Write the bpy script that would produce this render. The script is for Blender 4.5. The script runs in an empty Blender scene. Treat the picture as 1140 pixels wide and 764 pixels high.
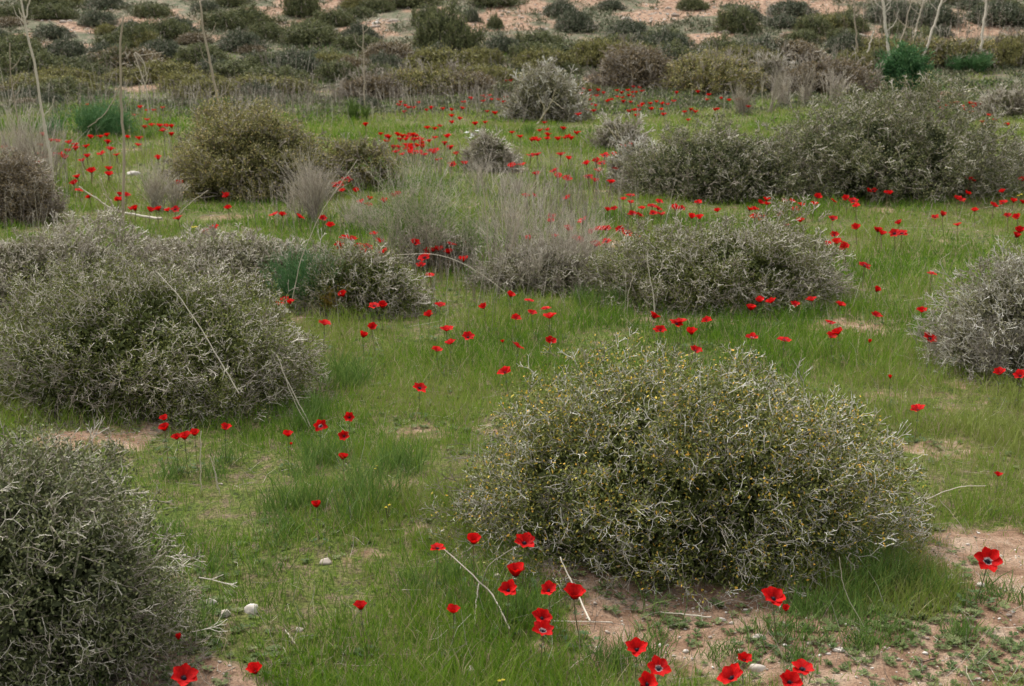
import bpy, math, random
import numpy as np
from mathutils import Vector, Matrix

rng = np.random.default_rng(7)
random.seed(7)
C = bpy.context.scene.collection
PI = math.pi

# ------------------------------------------------------------------ noise and terrain
def _hash(ix, iy, s):
    h = (ix.astype(np.int64) * 374761393 + iy.astype(np.int64) * 668265263 + s * 1274126177) & 0xffffffff
    h = ((h ^ (h >> 13)) * 1274126177) & 0xffffffff
    return ((h ^ (h >> 16)) & 0xffffff) / float(0xffffff)

def vn(x, y, sc, s=0):
    """value noise 0..1, feature size sc metres"""
    x = np.asarray(x, float) / sc; y = np.asarray(y, float) / sc
    ix = np.floor(x); iy = np.floor(y); fx = x - ix; fy = y - iy
    fx = fx * fx * (3 - 2 * fx); fy = fy * fy * (3 - 2 * fy)
    a = _hash(ix, iy, s); b = _hash(ix + 1, iy, s); c = _hash(ix, iy + 1, s); d = _hash(ix + 1, iy + 1, s)
    return (a * (1 - fx) + b * fx) * (1 - fy) + (c * (1 - fx) + d * fx) * fy

def fbm(x, y, sc, s=0, o=4):
    t = 0; a = .5; n = 0
    for k in range(o):
        t = t + a * vn(x, y, sc / 2 ** k, s + k * 17); n += a; a *= .5
    return t / n

def sst(a, b, t):
    t = np.clip((t - a) / (b - a), 0, 1)
    return t * t * (3 - 2 * t)

def H(x, y):
    x = np.asarray(x, float); y = np.asarray(y, float)
    r = np.hypot(x, y)
    z = 0.010 * np.clip(y - 9, 0, 18)
    hill = np.where(y < 27, 0, np.where(y < 33, .20 * (y - 27) ** 2 / 12, .20 * (y - 30)))
    hill = np.minimum(hill, 7.5 + .02 * (y - 90).clip(0, 300))
    z = z + hill * (1 + .25 * (fbm(x, y, 16, 5, 2) - .5))
    amp = .10 + .5 * sst(28, 60, y)
    z = z + amp * (fbm(x, y, 3.2, 11, 3) - .5) * sst(0.5, 3, r)
    z = z + .05 * (fbm(x, y, .5, 21, 3) - .5)
    z = z + np.where(r < 14, .019 * (fbm(x, y, .07, 31, 2) - .5), 0)
    return z

# ------------------------------------------------------------------ camera model (photo is 1140 x 764)
F = 1500.0
PITCH = math.radians(12.85)
CAMZ = 1.5 + float(H(0, 0))
def ray(px, py):
    a = (px - 570) / F; b = (382 - py) / F
    cp, sp = math.cos(PITCH), math.sin(PITCH)
    return np.array([a, cp + b * sp, -sp + b * cp])      # y forward, z up

def G(px, py, h=0.0):
    """ground point (raised by h) seen at a pixel of the photograph"""
    d = ray(px, py)
    t = np.concatenate([np.linspace(1.5, 12, 1200), np.linspace(12, 130, 3500)[1:]])
    X = d[0] * t; Y = d[1] * t; Z = CAMZ + d[2] * t
    below = Z <= H(X, Y) + h
    if not below.any():
        return np.array([X[-1], Y[-1], float(H(X[-1], Y[-1]))])
    i = int(np.argmax(below))
    return np.array([X[i], Y[i], float(H(X[i], Y[i]))])

def at_depth(px, py, y):
    d = ray(px, py); t = y / d[1]
    return np.array([d[0] * t, y, CAMZ + d[2] * t])

# ------------------------------------------------------------------ mesh builder
class MB:
    def __init__(s):
        s.v = []; s.q = []; s.t = []; s.r = []; s.n = 0; s.qm = []; s.tm = []
    def add(s, V, Q=None, T=None, rnd=0.5, mat=0):
        V = np.asarray(V, float).reshape(-1, 3)
        s.v.append(V)
        s.r.append(np.broadcast_to(np.asarray(rnd, float), (len(V),)).copy())
        if Q is not None and len(Q):
            s.q.append(np.asarray(Q) + s.n); s.qm.append(np.full(len(Q), mat))
        if T is not None and len(T):
            s.t.append(np.asarray(T) + s.n); s.tm.append(np.full(len(T), mat))
        s.n += len(V)
    def tubes(s, P0, P1, r0, r1, rnd=.5, sides=3, mat=0):
        n = len(P0)
        if not n: return
        D = P1 - P0; L = np.linalg.norm(D, axis=1, keepdims=True) + 1e-9; D = D / L
        A = np.where(np.abs(D[:, 2:3]) > .8, np.array([[1., 0, 0]]), np.array([[0, 0, 1.]]))
        U = np.cross(D, A); U /= np.linalg.norm(U, axis=1, keepdims=True) + 1e-9
        W = np.cross(D, U)
        an = np.arange(sides) * 2 * PI / sides
        ring = U[:, None, :] * np.cos(an)[None, :, None] + W[:, None, :] * np.sin(an)[None, :, None]
        r0 = np.broadcast_to(np.asarray(r0, float), (n,))[:, None, None]; r1 = np.broadcast_to(np.asarray(r1, float), (n,))[:, None, None]
        V = np.concatenate([P0[:, None, :] + ring * r0, P1[:, None, :] + ring * r1], axis=1).reshape(-1, 3)
        k = np.arange(sides); k2 = (k + 1) % sides
        base = np.stack([k, k2, k2 + sides, k + sides], 1)
        Q = (base[None] + (np.arange(n) * 2 * sides)[:, None, None]).reshape(-1, 4)
        rnd = np.repeat(np.broadcast_to(np.asarray(rnd, float), (n,)), 2 * sides)
        s.add(V, Q=Q, rnd=rnd, mat=mat)
    def leaves(s, P, D, Nn, ln, w, rnd, mat=0, fold=0.0):
        """diamond leaves: start P, direction D, side vector from Nn"""
        n = len(P)
        if not n: return
        D = D / (np.linalg.norm(D, axis=1, keepdims=True) + 1e-9)
        S = np.cross(D, Nn); S /= np.linalg.norm(S, axis=1, keepdims=True) + 1e-9
        ln = np.broadcast_to(np.asarray(ln, float), (n,))[:, None]; w = np.broadcast_to(np.asarray(w, float), (n,))[:, None]
        mid = P + D * ln * .5
        V = np.stack([P, mid + S * w * .5, P + D * ln, mid - S * w * .5], 1).reshape(-1, 3)
        Q = np.arange(n * 4).reshape(-1, 4)
        s.add(V, Q=Q, rnd=np.repeat(np.broadcast_to(rnd, (n,)), 4), mat=mat)
    def blades(s, P, D, lean, ln, w, rnd, mat=0):
        """grass blades: bent, tapering"""
        n = len(P)
        ln = np.broadcast_to(np.asarray(ln, float), (n,))[:, None]; w = np.broadcast_to(np.asarray(w, float), (n,))[:, None]
        S = np.cross(D, lean + np.array([1e-4, 2e-4, 0])); S /= np.linalg.norm(S, axis=1, keepdims=True) + 1e-9
        tw = rng.uniform(0, PI, n)[:, None]
        S2 = np.cross(S, D)
        S = S * np.cos(tw) + S2 * np.sin(tw)
        M = P + D * ln * .55 + lean * ln * .18
        T = P + D * ln * .93 + lean * ln * .6
        V = np.stack([P - S * w * .5, P + S * w * .5, M - S * w * .42, M + S * w * .42, T], 1).reshape(-1, 3)
        o = np.arange(n)[:, None] * 5
        s.add(V, Q=o + np.array([[0, 1, 3, 2]]), T=o + np.array([[2, 3, 4]]), rnd=np.repeat(np.broadcast_to(rnd, (n,)), 5), mat=mat)
    def sweep(s, pts, rad, sides=6, rnd=.5, mat=0):
        pts = np.asarray(pts, float); n = len(pts)
        rad = np.broadcast_to(np.asarray(rad, float), (n,))
        T = np.gradient(pts, axis=0); T /= np.linalg.norm(T, axis=1, keepdims=True) + 1e-9
        A = np.array([1., 0, 0]) if abs(T[0][2]) > .8 else np.array([0, 0, 1.])
        an = np.arange(sides) * 2 * PI / sides
        V = []
        for i in range(n):
            U = np.cross(T[i], A); U /= np.linalg.norm(U) + 1e-9; W = np.cross(T[i], U)
            V.append(pts[i] + rad[i] * (U[None] * np.cos(an)[:, None] + W[None] * np.sin(an)[:, None]))
        V = np.concatenate(V + [pts[-1:] + T[-1:] * rad[-1]])
        k = np.arange(sides); k2 = (k + 1) % sides
        Q = np.concatenate([np.stack([k + i * sides, k2 + i * sides, k2 + (i + 1) * sides, k + (i + 1) * sides], 1) for i in range(n - 1)])
        e = (n - 1) * sides
        s.add(V, Q=Q, T=np.stack([k + e, k2 + e, np.full(sides, n * sides)], 1), rnd=rnd, mat=mat)
    def mesh(s, name, mats, smooth=False):
        me = bpy.data.meshes.new(name)
        V = np.concatenate(s.v); R = np.concatenate(s.r)
        Q = np.concatenate(s.q) if s.q else np.zeros((0, 4), int)
        T = np.concatenate(s.t) if s.t else np.zeros((0, 3), int)
        mi = np.concatenate((s.qm or [np.zeros(0)]) + (s.tm or [np.zeros(0)])).astype(np.int32)
        me.vertices.add(len(V)); me.vertices.foreach_set('co', V.astype(np.float32).ravel())
        li = np.concatenate([Q.ravel(), T.ravel()]).astype(np.int32)
        me.loops.add(len(li)); me.loops.foreach_set('vertex_index', li)
        me.polygons.add(len(Q) + len(T))
        ls = np.concatenate([np.arange(len(Q)) * 4, len(Q) * 4 + np.arange(len(T)) * 3]).astype(np.int32)
        me.polygons.foreach_set('loop_start', ls)
        me.polygons.foreach_set('material_index', mi)
        if smooth: me.polygons.foreach_set('use_smooth', np.ones(len(ls), bool))
        a = me.attributes.new('rnd', 'FLOAT', 'POINT'); a.data.foreach_set('value', R.astype(np.float32))
        for m in (mats if isinstance(mats, (list, tuple)) else [mats]): me.materials.append(m)
        me.update(calc_edges=True)
        return me

def link(name, me, parent=None, loc=None):
    o = bpy.data.objects.new(name, me); C.objects.link(o)
    if parent is not None: o.parent = parent
    if loc is not None: o.location = loc
    return o
def tag(o, label, cat, group=None, kind=None):
    if label: o['label'] = label
    if cat: o['category'] = cat
    if group: o['group'] = group
    if kind: o['kind'] = kind
    return o
def empty(name, loc, rz=0, label=None, cat=None, group=None):
    o = bpy.data.objects.new(name, None); C.objects.link(o); o.empty_display_size = .1
    o.location = loc; o.rotation_euler = (0, 0, rz)
    return tag(o, label, cat, group)
def copy_tree(src, loc, rz, sc, label, group=None):
    r = src.copy(); C.objects.link(r); r.location = loc; r.rotation_euler = (0, 0, rz); r.scale = sc
    r['label'] = label
    if group: r['group'] = group
    for ch in list(src.children):
        c = ch.copy(); C.objects.link(c); c.parent = r
        for g in ch.children:
            d = g.copy(); C.objects.link(d); d.parent = c
    return r

# ------------------------------------------------------------------ materials
def mat_ramp(name, stops, rough=.75, trans=0.0, attr='rnd', noise=0.0, nscale=30, spec=.25):
    m = bpy.data.materials.new(name); m.use_nodes = True
    nt = m.node_tree; N = nt.nodes; L = nt.links
    b = N['Principled BSDF']; out = N['Material Output']
    b.inputs['Roughness'].default_value = rough; b.inputs['Specular IOR Level'].default_value = spec
    a = N.new('ShaderNodeAttribute'); a.attribute_name = attr
    rp = N.new('ShaderNodeValToRGB'); cr = rp.color_ramp
    while len(cr.elements) < len(stops): cr.elements.new(.5)
    for e, (p, c) in zip(cr.elements, stops): e.position = p; e.color = (*c, 1)
    fac = a.outputs['Fac']
    if noise:
        tc = N.new('ShaderNodeTexCoord'); nz = N.new('ShaderNodeTexNoise'); nz.inputs['Scale'].default_value = nscale; nz.inputs['Detail'].default_value = 3
        L.new(tc.outputs['Object'], nz.inputs['Vector'])
        ma = N.new('ShaderNodeMath'); ma.operation = 'MULTIPLY_ADD'; ma.inputs[1].default_value = noise * 2; ma.inputs[2].default_value = -noise
        L.new(nz.outputs['Fac'], ma.inputs[0])
        ad = N.new('ShaderNodeMath'); ad.operation = 'ADD'; L.new(fac, ad.inputs[0]); L.new(ma.outputs[0], ad.inputs[1]); fac = ad.outputs[0]
    L.new(fac, rp.inputs['Fac']); L.new(rp.outputs['Color'], b.inputs['Base Color'])
    if trans:
        t = N.new('ShaderNodeBsdfTranslucent'); L.new(rp.outputs['Color'], t.inputs['Color'])
        mx = N.new('ShaderNodeMixShader'); mx.inputs[0].default_value = trans
        L.new(b.outputs[0], mx.inputs[1]); L.new(t.outputs[0], mx.inputs[2]); L.new(mx.outputs[0], out.inputs['Surface'])
    return m

M = {}
M['twig_pale'] = mat_ramp('pale_twig', [(0, (.12, .10, .075)), (.4, (.27, .24, .19)), (.75, (.47, .435, .365)), (1, (.66, .63, .55))])
M['twig_grey'] = mat_ramp('grey_twig', [(0, (.12, .095, .07)), (.5, (.28, .24, .185)), (1, (.58, .53, .44))])
M['twig_brown'] = mat_ramp('brown_twig', [(0, (.09, .07, .05)), (.5, (.20, .165, .125)), (1, (.42, .37, .30))])
M['dry'] = mat_ramp('dry_stem', [(0, (.16, .125, .105)), (.5, (.255, .22, .175)), (1, (.54, .48, .39))])
M['straw'] = mat_ramp('straw', [(0, (.20, .155, .11)), (.5, (.36, .30, .22)), (1, (.60, .54, .44))], noise=.12, nscale=60)
M['leaf_thorn'] = mat_ramp('thorn_shrub_leaf', [(0, (0.0551, 0.0685, 0.0164)), (0.5, (0.1407, 0.1598, 0.0392)), (0.86, (0.2691, 0.2569, 0.0619)), (0.93, (0.5626, 0.4224, 0.0619)), (1, (0.7338, 0.3881, 0.0619))], trans=.15)
M['leaf_dark'] = mat_ramp('dark_shrub_leaf', [(0, (0.0486, 0.0591, 0.0239)), (0.5, (0.139, 0.1509, 0.0621)), (0.9, (0.2781, 0.2756, 0.1193)), (1, (0.3337, 0.2887, 0.1432))], trans=.12)
M['leaf_olive'] = mat_ramp('olive_shrub_leaf', [(0, (0.0715, 0.0715, 0.026)), (0.5, (0.2275, 0.2145, 0.0715)), (0.85, (0.39, 0.351, 0.13)), (1, (0.546, 0.39, 0.169))], trans=.12)
M['leaf_grey'] = mat_ramp('grey_green_leaf', [(0, (0.0915, 0.0916, 0.0436)), (0.5, (0.2288, 0.2156, 0.1113)), (0.9, (0.4118, 0.3773, 0.2323)), (1, (0.572, 0.539, 0.4066))], trans=.1)
M['leaf_greygreen'] = mat_ramp('grey_green_scrub_leaf', [(0, (.05, .06, .035)), (.5, (.12, .135, .08)), (.9, (.22, .23, .15)), (1, (.30, .30, .22))], trans=.1)
M['leaf_brown'] = mat_ramp('brown_shrub_leaf', [(0, (0.0805, 0.0633, 0.0345)), (0.5, (0.1955, 0.1495, 0.0805)), (1, (0.345, 0.2645, 0.1495))], trans=.1)
M['fennel'] = mat_ramp('feathery_green', [(0, (.03, .09, .032)), (.6, (.075, .18, .06)), (1, (.15, .27, .10))], trans=.2)
M['tuft'] = mat_ramp('tuft_green', [(0, (.045, .09, .015)), (.6, (.10, .18, .03)), (1, (.20, .27, .07))], trans=.25)
M['grass'] = mat_ramp('grass_blade', [(0, (.035, .082, .007)), (.45, (.082, .172, .010)), (.8, (.165, .265, .018)), (.93, (.24, .20, .09)), (1, (.42, .34, .22))], trans=.28)
M['weed'] = mat_ramp('weed_leaf', [(0, (.06, .095, .025)), (.6, (.11, .15, .045)), (1, (.19, .21, .085))], trans=.2)
M['stem'] = mat_ramp('flower_stem', [(0, (.07, .085, .03)), (1, (.16, .10, .06))], trans=.1)
M['ruff'] = mat_ramp('flower_leaf', [(0, (.045, .085, .03)), (1, (.10, .14, .05))], trans=.2)
M['petal'] = mat_ramp('red_petal', [(0, (.20, .001, .001)), (.12, (.42, .002, .002)), (1, (.66, .005, .004))], rough=.7, trans=.35, spec=.12)
M['petal_white'] = mat_ramp('red_petal_white_base', [(0, (.80, .74, .70)), (.19, (.70, .60, .56)), (.27, (.48, .003, .003)), (1, (.58, .004, .003))], rough=.7, trans=.35, spec=.12)
M['black'] = mat_ramp('flower_centre', [(0, (.008, .008, .014)), (1, (.03, .03, .04))], rough=.6)
M['stone'] = mat_ramp('limestone', [(0, (.24, .19, .15)), (.5, (.42, .36, .30)), (1, (.62, .58, .52))], noise=.25, nscale=45, rough=.9)
M['white_petal'] = mat_ramp('white_petal', [(0, (.6, .6, .58)), (1, (.85, .85, .83))], trans=.2)
M['yellow'] = mat_ramp('yellow_bloom', [(0, (.45, .33, .02)), (1, (.75, .60, .05))], trans=.2)
M['mustard'] = mat_ramp('mustard_leaf', [(0, (.22, .14, .02)), (1, (.42, .30, .06))], trans=.2)
M['scrub'] = mat_ramp('hill_scrub', [(0, (.04, .055, .022)), (.35, (.10, .115, .055)), (.65, (.18, .165, .105)), (1, (.36, .30, .21))])
M['litter'] = mat_ramp('litter', [(0, (.10, .06, .045)), (.5, (.20, .14, .10)), (1, (.40, .33, .26))])

def petal_detail(m):
    nt = m.node_tree; N = nt.nodes; L = nt.links
    rp = [n for n in N if n.type == 'VALTORGB'][0]
    oi = N.new('ShaderNodeObjectInfo'); tc = N.new('ShaderNodeTexCoord')
    nz = N.new('ShaderNodeTexNoise'); nz.inputs['Scale'].default_value = 190; nz.inputs['Detail'].default_value = 2
    L.new(tc.outputs['Object'], nz.inputs['Vector'])
    a = N.new('ShaderNodeMapRange'); a.inputs['To Min'].default_value = .72; a.inputs['To Max'].default_value = 1.18; L.new(oi.outputs['Random'], a.inputs['Value'])
    b = N.new('ShaderNodeMapRange'); b.inputs['From Min'].default_value = .3; b.inputs['From Max'].default_value = .7; b.inputs['To Min'].default_value = .72; b.inputs['To Max'].default_value = 1.1; L.new(nz.outputs['Fac'], b.inputs['Value'])
    c = N.new('ShaderNodeMath'); c.operation = 'MULTIPLY'; L.new(a.outputs[0], c.inputs[0]); L.new(b.outputs[0], c.inputs[1])
    v = N.new('ShaderNodeVectorMath'); v.operation = 'SCALE'; L.new(rp.outputs['Color'], v.inputs[0]); L.new(c.outputs[0], v.inputs['Scale'])
    for n in N:
        if n.type == 'BSDF_PRINCIPLED': L.new(v.outputs[0], n.inputs['Base Color'])
        if n.type == 'BSDF_TRANSLUCENT': L.new(v.outputs[0], n.inputs['Color'])
petal_detail(M['petal']); petal_detail(M['petal_white'])

def ground_material():
    m = bpy.data.materials.new('field_ground'); m.use_nodes = True
    nt = m.node_tree; N = nt.nodes; L = nt.links
    b = N['Principled BSDF']; b.inputs['Roughness'].default_value = .95; b.inputs['Specular IOR Level'].default_value = .1
    tc = N.new('ShaderNodeTexCoord')
    def noise(sc, det=6, rough=.6):
        n = N.new('ShaderNodeTexNoise'); n.inputs['Scale'].default_value = sc; n.inputs['Detail'].default_value = det; n.inputs['Roughness'].default_value = rough
        L.new(tc.outputs['Object'], n.inputs['Vector']); return n.outputs['Fac']
    def ramp(f, stops):
        r = N.new('ShaderNodeValToRGB'); cr = r.color_ramp
        while len(cr.elements) < len(stops): cr.elements.new(.5)
        for e, (p, c) in zip(cr.elements, stops): e.position = p; e.color = (*c, 1)
        L.new(f, r.inputs['Fac']); return r.outputs['Color']
    def mix(f, a, c, bt='MIX'):
        x = N.new('ShaderNodeMix'); x.data_type = 'RGBA'; x.blend_type = bt
        if isinstance(f, float): x.inputs[0].default_value = f
        else: L.new(f, x.inputs[0])
        L.new(a, x.inputs[6]); L.new(c, x.inputs[7]); return x.outputs[2]
    soil = ramp(noise(9), [(.3, (.13, .072, .042)), (.42, (.225, .135, .085)), (.52, (.31, .20, .132)), (.62, (.37, .265, .185)), (.74, (.48, .375, .28))])
    grit = ramp(noise(160, 3), [(.35, (.55, .55, .55)), (.5, (1, 1, 1)), (.72, (1, 1, 1)), (.8, (1.5, 1.45, 1.4))])
    soil = mix(1.0, soil, grit, 'MULTIPLY')
    turf = ramp(noise(14), [(.3, (.04, .05, .018)), (.42, (.085, .112, .020)), (.53, (.115, .115, .038)), (.66, (.17, .125, .08))])
    scrub = ramp(noise(5, 8, .7), [(.3, (.05, .06, .032)), (.42, (.085, .098, .05)), (.52, (.14, .13, .085)), (.64, (.26, .195, .14))])
    ah = N.new('ShaderNodeAttribute'); ah.attribute_name = 'slope'
    turf = mix(ah.outputs['Fac'], turf, scrub)
    fine = ramp(noise(90, 4), [(.35, (.35, .35, .35)), (.6, (1.3, 1.3, 1.3))])
    turf = mix(1.0, turf, fine, 'MULTIPLY')
    at = N.new('ShaderNodeAttribute'); at.attribute_name = 'soil'
    n2 = noise(22, 5)
    sub = N.new('ShaderNodeMath'); sub.operation = 'MULTIPLY_ADD'; sub.inputs[1].default_value = .9; sub.inputs[2].default_value = -.45
    L.new(n2, sub.inputs[0])
    ad = N.new('ShaderNodeMath'); ad.operation = 'ADD'; L.new(at.outputs['Fac'], ad.inputs[0]); L.new(sub.outputs[0], ad.inputs[1])
    mr = N.new('ShaderNodeMapRange'); mr.inputs['From Min'].default_value = .35; mr.inputs['From Max'].default_value = .62; L.new(ad.outputs[0], mr.inputs['Value'])
    col = mix(mr.outputs[0], turf, soil)
    L.new(col, b.inputs['Base Color'])
    bp = N.new('ShaderNodeBump'); bp.inputs['Strength'].default_value = .8; bp.inputs['Distance'].default_value = .02
    L.new(noise(55, 8, .7), bp.inputs['Height']); L.new(bp.outputs[0], b.inputs['Normal'])
    return m

# ------------------------------------------------------------------ bare soil mask (worn patches, given where they lie)
PATCH = [(1010, 740, 200, 50), (1130, 630, 75, 50), (780, 696, 150, 26), (915, 712, 90, 36), (205, 750, 105, 32), (440, 543, 38, 12), (455, 481, 55, 9),
         (955, 369, 42, 8), (90, 492, 60, 14), (400, 625, 45, 14), (625, 640, 75, 30), (690, 730, 60, 16), (430, 690, 40, 12), (470, 590, 30, 8),
         (1060, 107, 22, 3), (1045, 345, 35, 7), (1040, 440, 40, 7), (340, 700, 60, 12), (600, 720, 50, 10)]
HILLP = [(740, 14, 110, 14, 1.), (540, 22, 140, 13, .95), (830, 32, 110, 11, .9), (130, 12, 40, 5, .6), (150, 26, 110, 7, .9), (60, 33, 70, 7, .85), (30, 52, 60, 7, .7), (320, 12, 60, 8, .8),
         (90, 75, 70, 5, .7), (420, 35, 60, 8, .75), (1000, 38, 60, 6, .7), (640, 8, 60, 6, .8), (290, 40, 60, 5, .7), (980, 20, 110, 8, .5), (250, 80, 60, 4, .5), (560, 45, 80, 6, .4)]
_pw = []
for p in PATCH:
    _s = .5 if p[0] < 480 and p[0] > 320 or p[0] in (1045, 1040) else .8 if 590 < p[0] < 700 else 1.2 if p[1] > 600 else 1.0
    c = G(p[0], p[1]); u = c[1] / F
    a = G(p[0], p[1] - p[3]); bq = G(p[0], min(p[1] + p[3], 800))
    _pw.append((c[0], c[1], p[2] * u, max(.5 * (a[1] - bq[1]), .03), _s))
for p in HILLP:
    c = G(p[0], p[1]); u = c[1] / F
    a = G(p[0], max(p[1] - p[3], 2)); bq = G(p[0], p[1] + p[3])
    _pw.append((c[0], c[1], p[2] * u, max(abs(a[1] - bq[1]) * .5, .5), min(p[4] * (1.1 if p[0] > 420 else .88), 1.1)))

def soil(x, y):
    m = np.zeros(np.shape(x))
    far = sst(25, 32, y)
    n = (fbm(x, y, .35, 51, 4) - .5) * (1 - far) + far * 1.9 * (fbm(x, y, 1.3, 52, 4) - .5)
    for cx, cy, rx, ry, s in _pw:
        d = np.sqrt(((x - cx) / rx) ** 2 + ((y - cy) / ry) ** 2)
        m = np.maximum(m, s * np.clip(1.12 - d * .72 + n * 2.2, 0, 1))
    spots = np.clip((fbm(x, y, .8, 61, 4) - .69) * 7, 0, .5)
    hill = np.clip((fbm(x, y, 2.0, 71, 4) - .64) * 8, 0, .7) * far
    return np.maximum(np.maximum(m, spots * (1 - far)), hill)

# ------------------------------------------------------------------ ground sheet
def build_ground():
    rr = [0.3]
    while rr[-1] < 600: rr.append(rr[-1] * (1.0075 if 1.8 < rr[-1] < 70 else 1.05))
    rr = np.array(rr)
    th = np.concatenate([np.linspace(-34, 34, 400), np.linspace(34, 326, 90)[1:-1]]) * PI / 180
    nth = len(th)
    X = rr[:, None] * np.sin(th)[None]; Y = rr[:, None] * np.cos(th)[None]
    V = np.stack([X, Y, H(X, Y)], -1).reshape(-1, 3)
    i = np.arange(len(rr) - 1)[:, None] * nth; k = np.arange(nth)[None]; k2 = (k + 1) % nth
    Q = np.stack([i + k, i + k2, i + nth + k2, i + nth + k], -1).reshape(-1, 4)[:, ::-1]
    mb = MB(); mb.add(V, Q=Q)
    c = len(V); mb.add([[0, 0, float(H(0, 0))]])
    mb.t.append(np.stack([np.full(nth, c), (np.arange(nth) + 1) % nth, np.arange(nth)], 1)[:, ::-1][:, [0, 1, 2]]); mb.tm.append(np.zeros(nth))
    me = mb.mesh('ground', ground_material(), smooth=True)
    co = np.concatenate(mb.v)
    a = me.attributes.new('soil', 'FLOAT', 'POINT'); a.data.foreach_set('value', soil(co[:, 0], co[:, 1]).astype(np.float32))
    a = me.attributes.new('slope', 'FLOAT', 'POINT'); a.data.foreach_set('value', (sst(23, 29, co[:, 1] + 3 * (fbm(co[:, 0], co[:, 1], 2.5, 7, 3) - .5))).astype(np.float32))
    o = link('ground', me); tag(o, None, None, kind='structure')
build_ground()

# ------------------------------------------------------------------ growing twigs
def nrm(v): return v / (np.linalg.norm(v, axis=-1, keepdims=True) + 1e-9)
def perp(D):
    R = rng.normal(size=D.shape); R -= D * (R * D).sum(-1, keepdims=True); return nrm(R)
def grow(mb, P, D, L, r, levels, ang, shrink=.8, rs=.8, up=0.0, rb=(.2, .9), third=.15, mat=0, sides=3):
    nodes = []; dirs = []
    r = np.broadcast_to(np.asarray(r, float), (len(P),)).copy(); L = np.broadcast_to(np.asarray(L, float), (len(P),)).copy()
    base = rng.uniform(rb[0], rb[1], len(P))
    for lv in range(levels):
        ln = L * rng.uniform(.6, 1.3, len(P))
        P1 = P + D * ln[:, None]
        mb.tubes(P, P1, r, r * rs, rnd=np.clip(base + .08 * lv + rng.normal(0, .08, len(P)), 0, 1), mat=mat, sides=sides)
        nodes.append(P1); dirs.append(D)
        if lv == levels - 1: break
        A = perp(D); nP = []; nD = []; nr = []; nL = []; nb = []
        for sgn in (1, -1):
            a = ang * rng.uniform(.5, 1.35, len(P))[:, None]
            d2 = D * np.cos(a) + sgn * A * np.sin(a) + perp(D) * .12; d2[:, 2] += up
            nP.append(P1); nD.append(nrm(d2)); nr.append(r * rs); nL.append(L * shrink); nb.append(base)
        P = np.concatenate(nP); D = np.concatenate(nD); r = np.concatenate(nr); L = np.concatenate(nL); base = np.concatenate(nb)
        keep = rng.random(len(P)) < .9
        P, D, r, L, base = P[keep], D[keep], r[keep], L[keep], base[keep]
    return np.concatenate(nodes), np.concatenate(dirs)

def dome(R, n, seed, lo=-.12):
    """puff centres over a lumpy dome of radii R, with outward directions"""
    g = np.random.default_rng(seed)
    lumps = nrm(g.normal(size=(16, 3))); lumps[:, 2] = np.abs(lumps[:, 2]); la = g.uniform(-.24, .18, 16)
    z = g.uniform(lo, 1, n); t = g.uniform(0, 2 * PI, n); q = np.sqrt(np.clip(1 - z * z, 0, 1))
    d = np.stack([q * np.cos(t), q * np.sin(t), z], 1)
    p = 2.35
    sh = 1 / (np.sum(np.abs(d) ** p, 1) ** (1 / p))
    for l, a in zip(lumps, la): sh = sh * (1 + a * np.exp(-(1 - d @ l) * 13))
    pos = d * sh[:, None] * np.array(R)
    out = nrm(d / np.array(R))
    return pos, out

STY = {  # twig material, leaf material, twig density, leaf density, leaf ratio, twig radius, yellow
    'thorn':  dict(tw='twig_pale', lf='leaf_thorn', td=1.0, ld=1.0, lmax=1.0, ang=.62),
    'thorn2': dict(tw='twig_grey', lf='leaf_dark', td=.95, ld=1.1, lmax=.88, ang=.62),
    'thorn_olive': dict(tw='twig_grey', lf='leaf_thorn', td=1.1, ld=.9, lmax=.88, ang=.6),
    'grey':   dict(tw='twig_grey', lf='leaf_grey', td=1.3, ld=.55, lmax=.8, ang=.55),
    'silver': dict(tw='twig_pale', lf='leaf_grey', td=1.35, ld=.5, lmax=.85, ang=.5),
    'olive':  dict(tw='twig_brown', lf='leaf_olive', td=.5, ld=1.5, lmax=1.0, ang=.5),
    'dark':   dict(tw='twig_grey', lf='leaf_dark', td=.65, ld=1.4, lmax=.97, ang=.5),
    'brown':  dict(tw='twig_brown', lf='leaf_brown', td=.9, ld=1.1, lmax=1.0, ang=.5),
    'fennel': dict(tw='fennel', lf='fennel', td=.5, ld=1.4, lmax=1.0, ang=.4),
    'loose':  dict(tw='twig_pale', lf='leaf_grey', td=.9, ld=.9, lmax=1.0, ang=.4),
}
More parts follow.
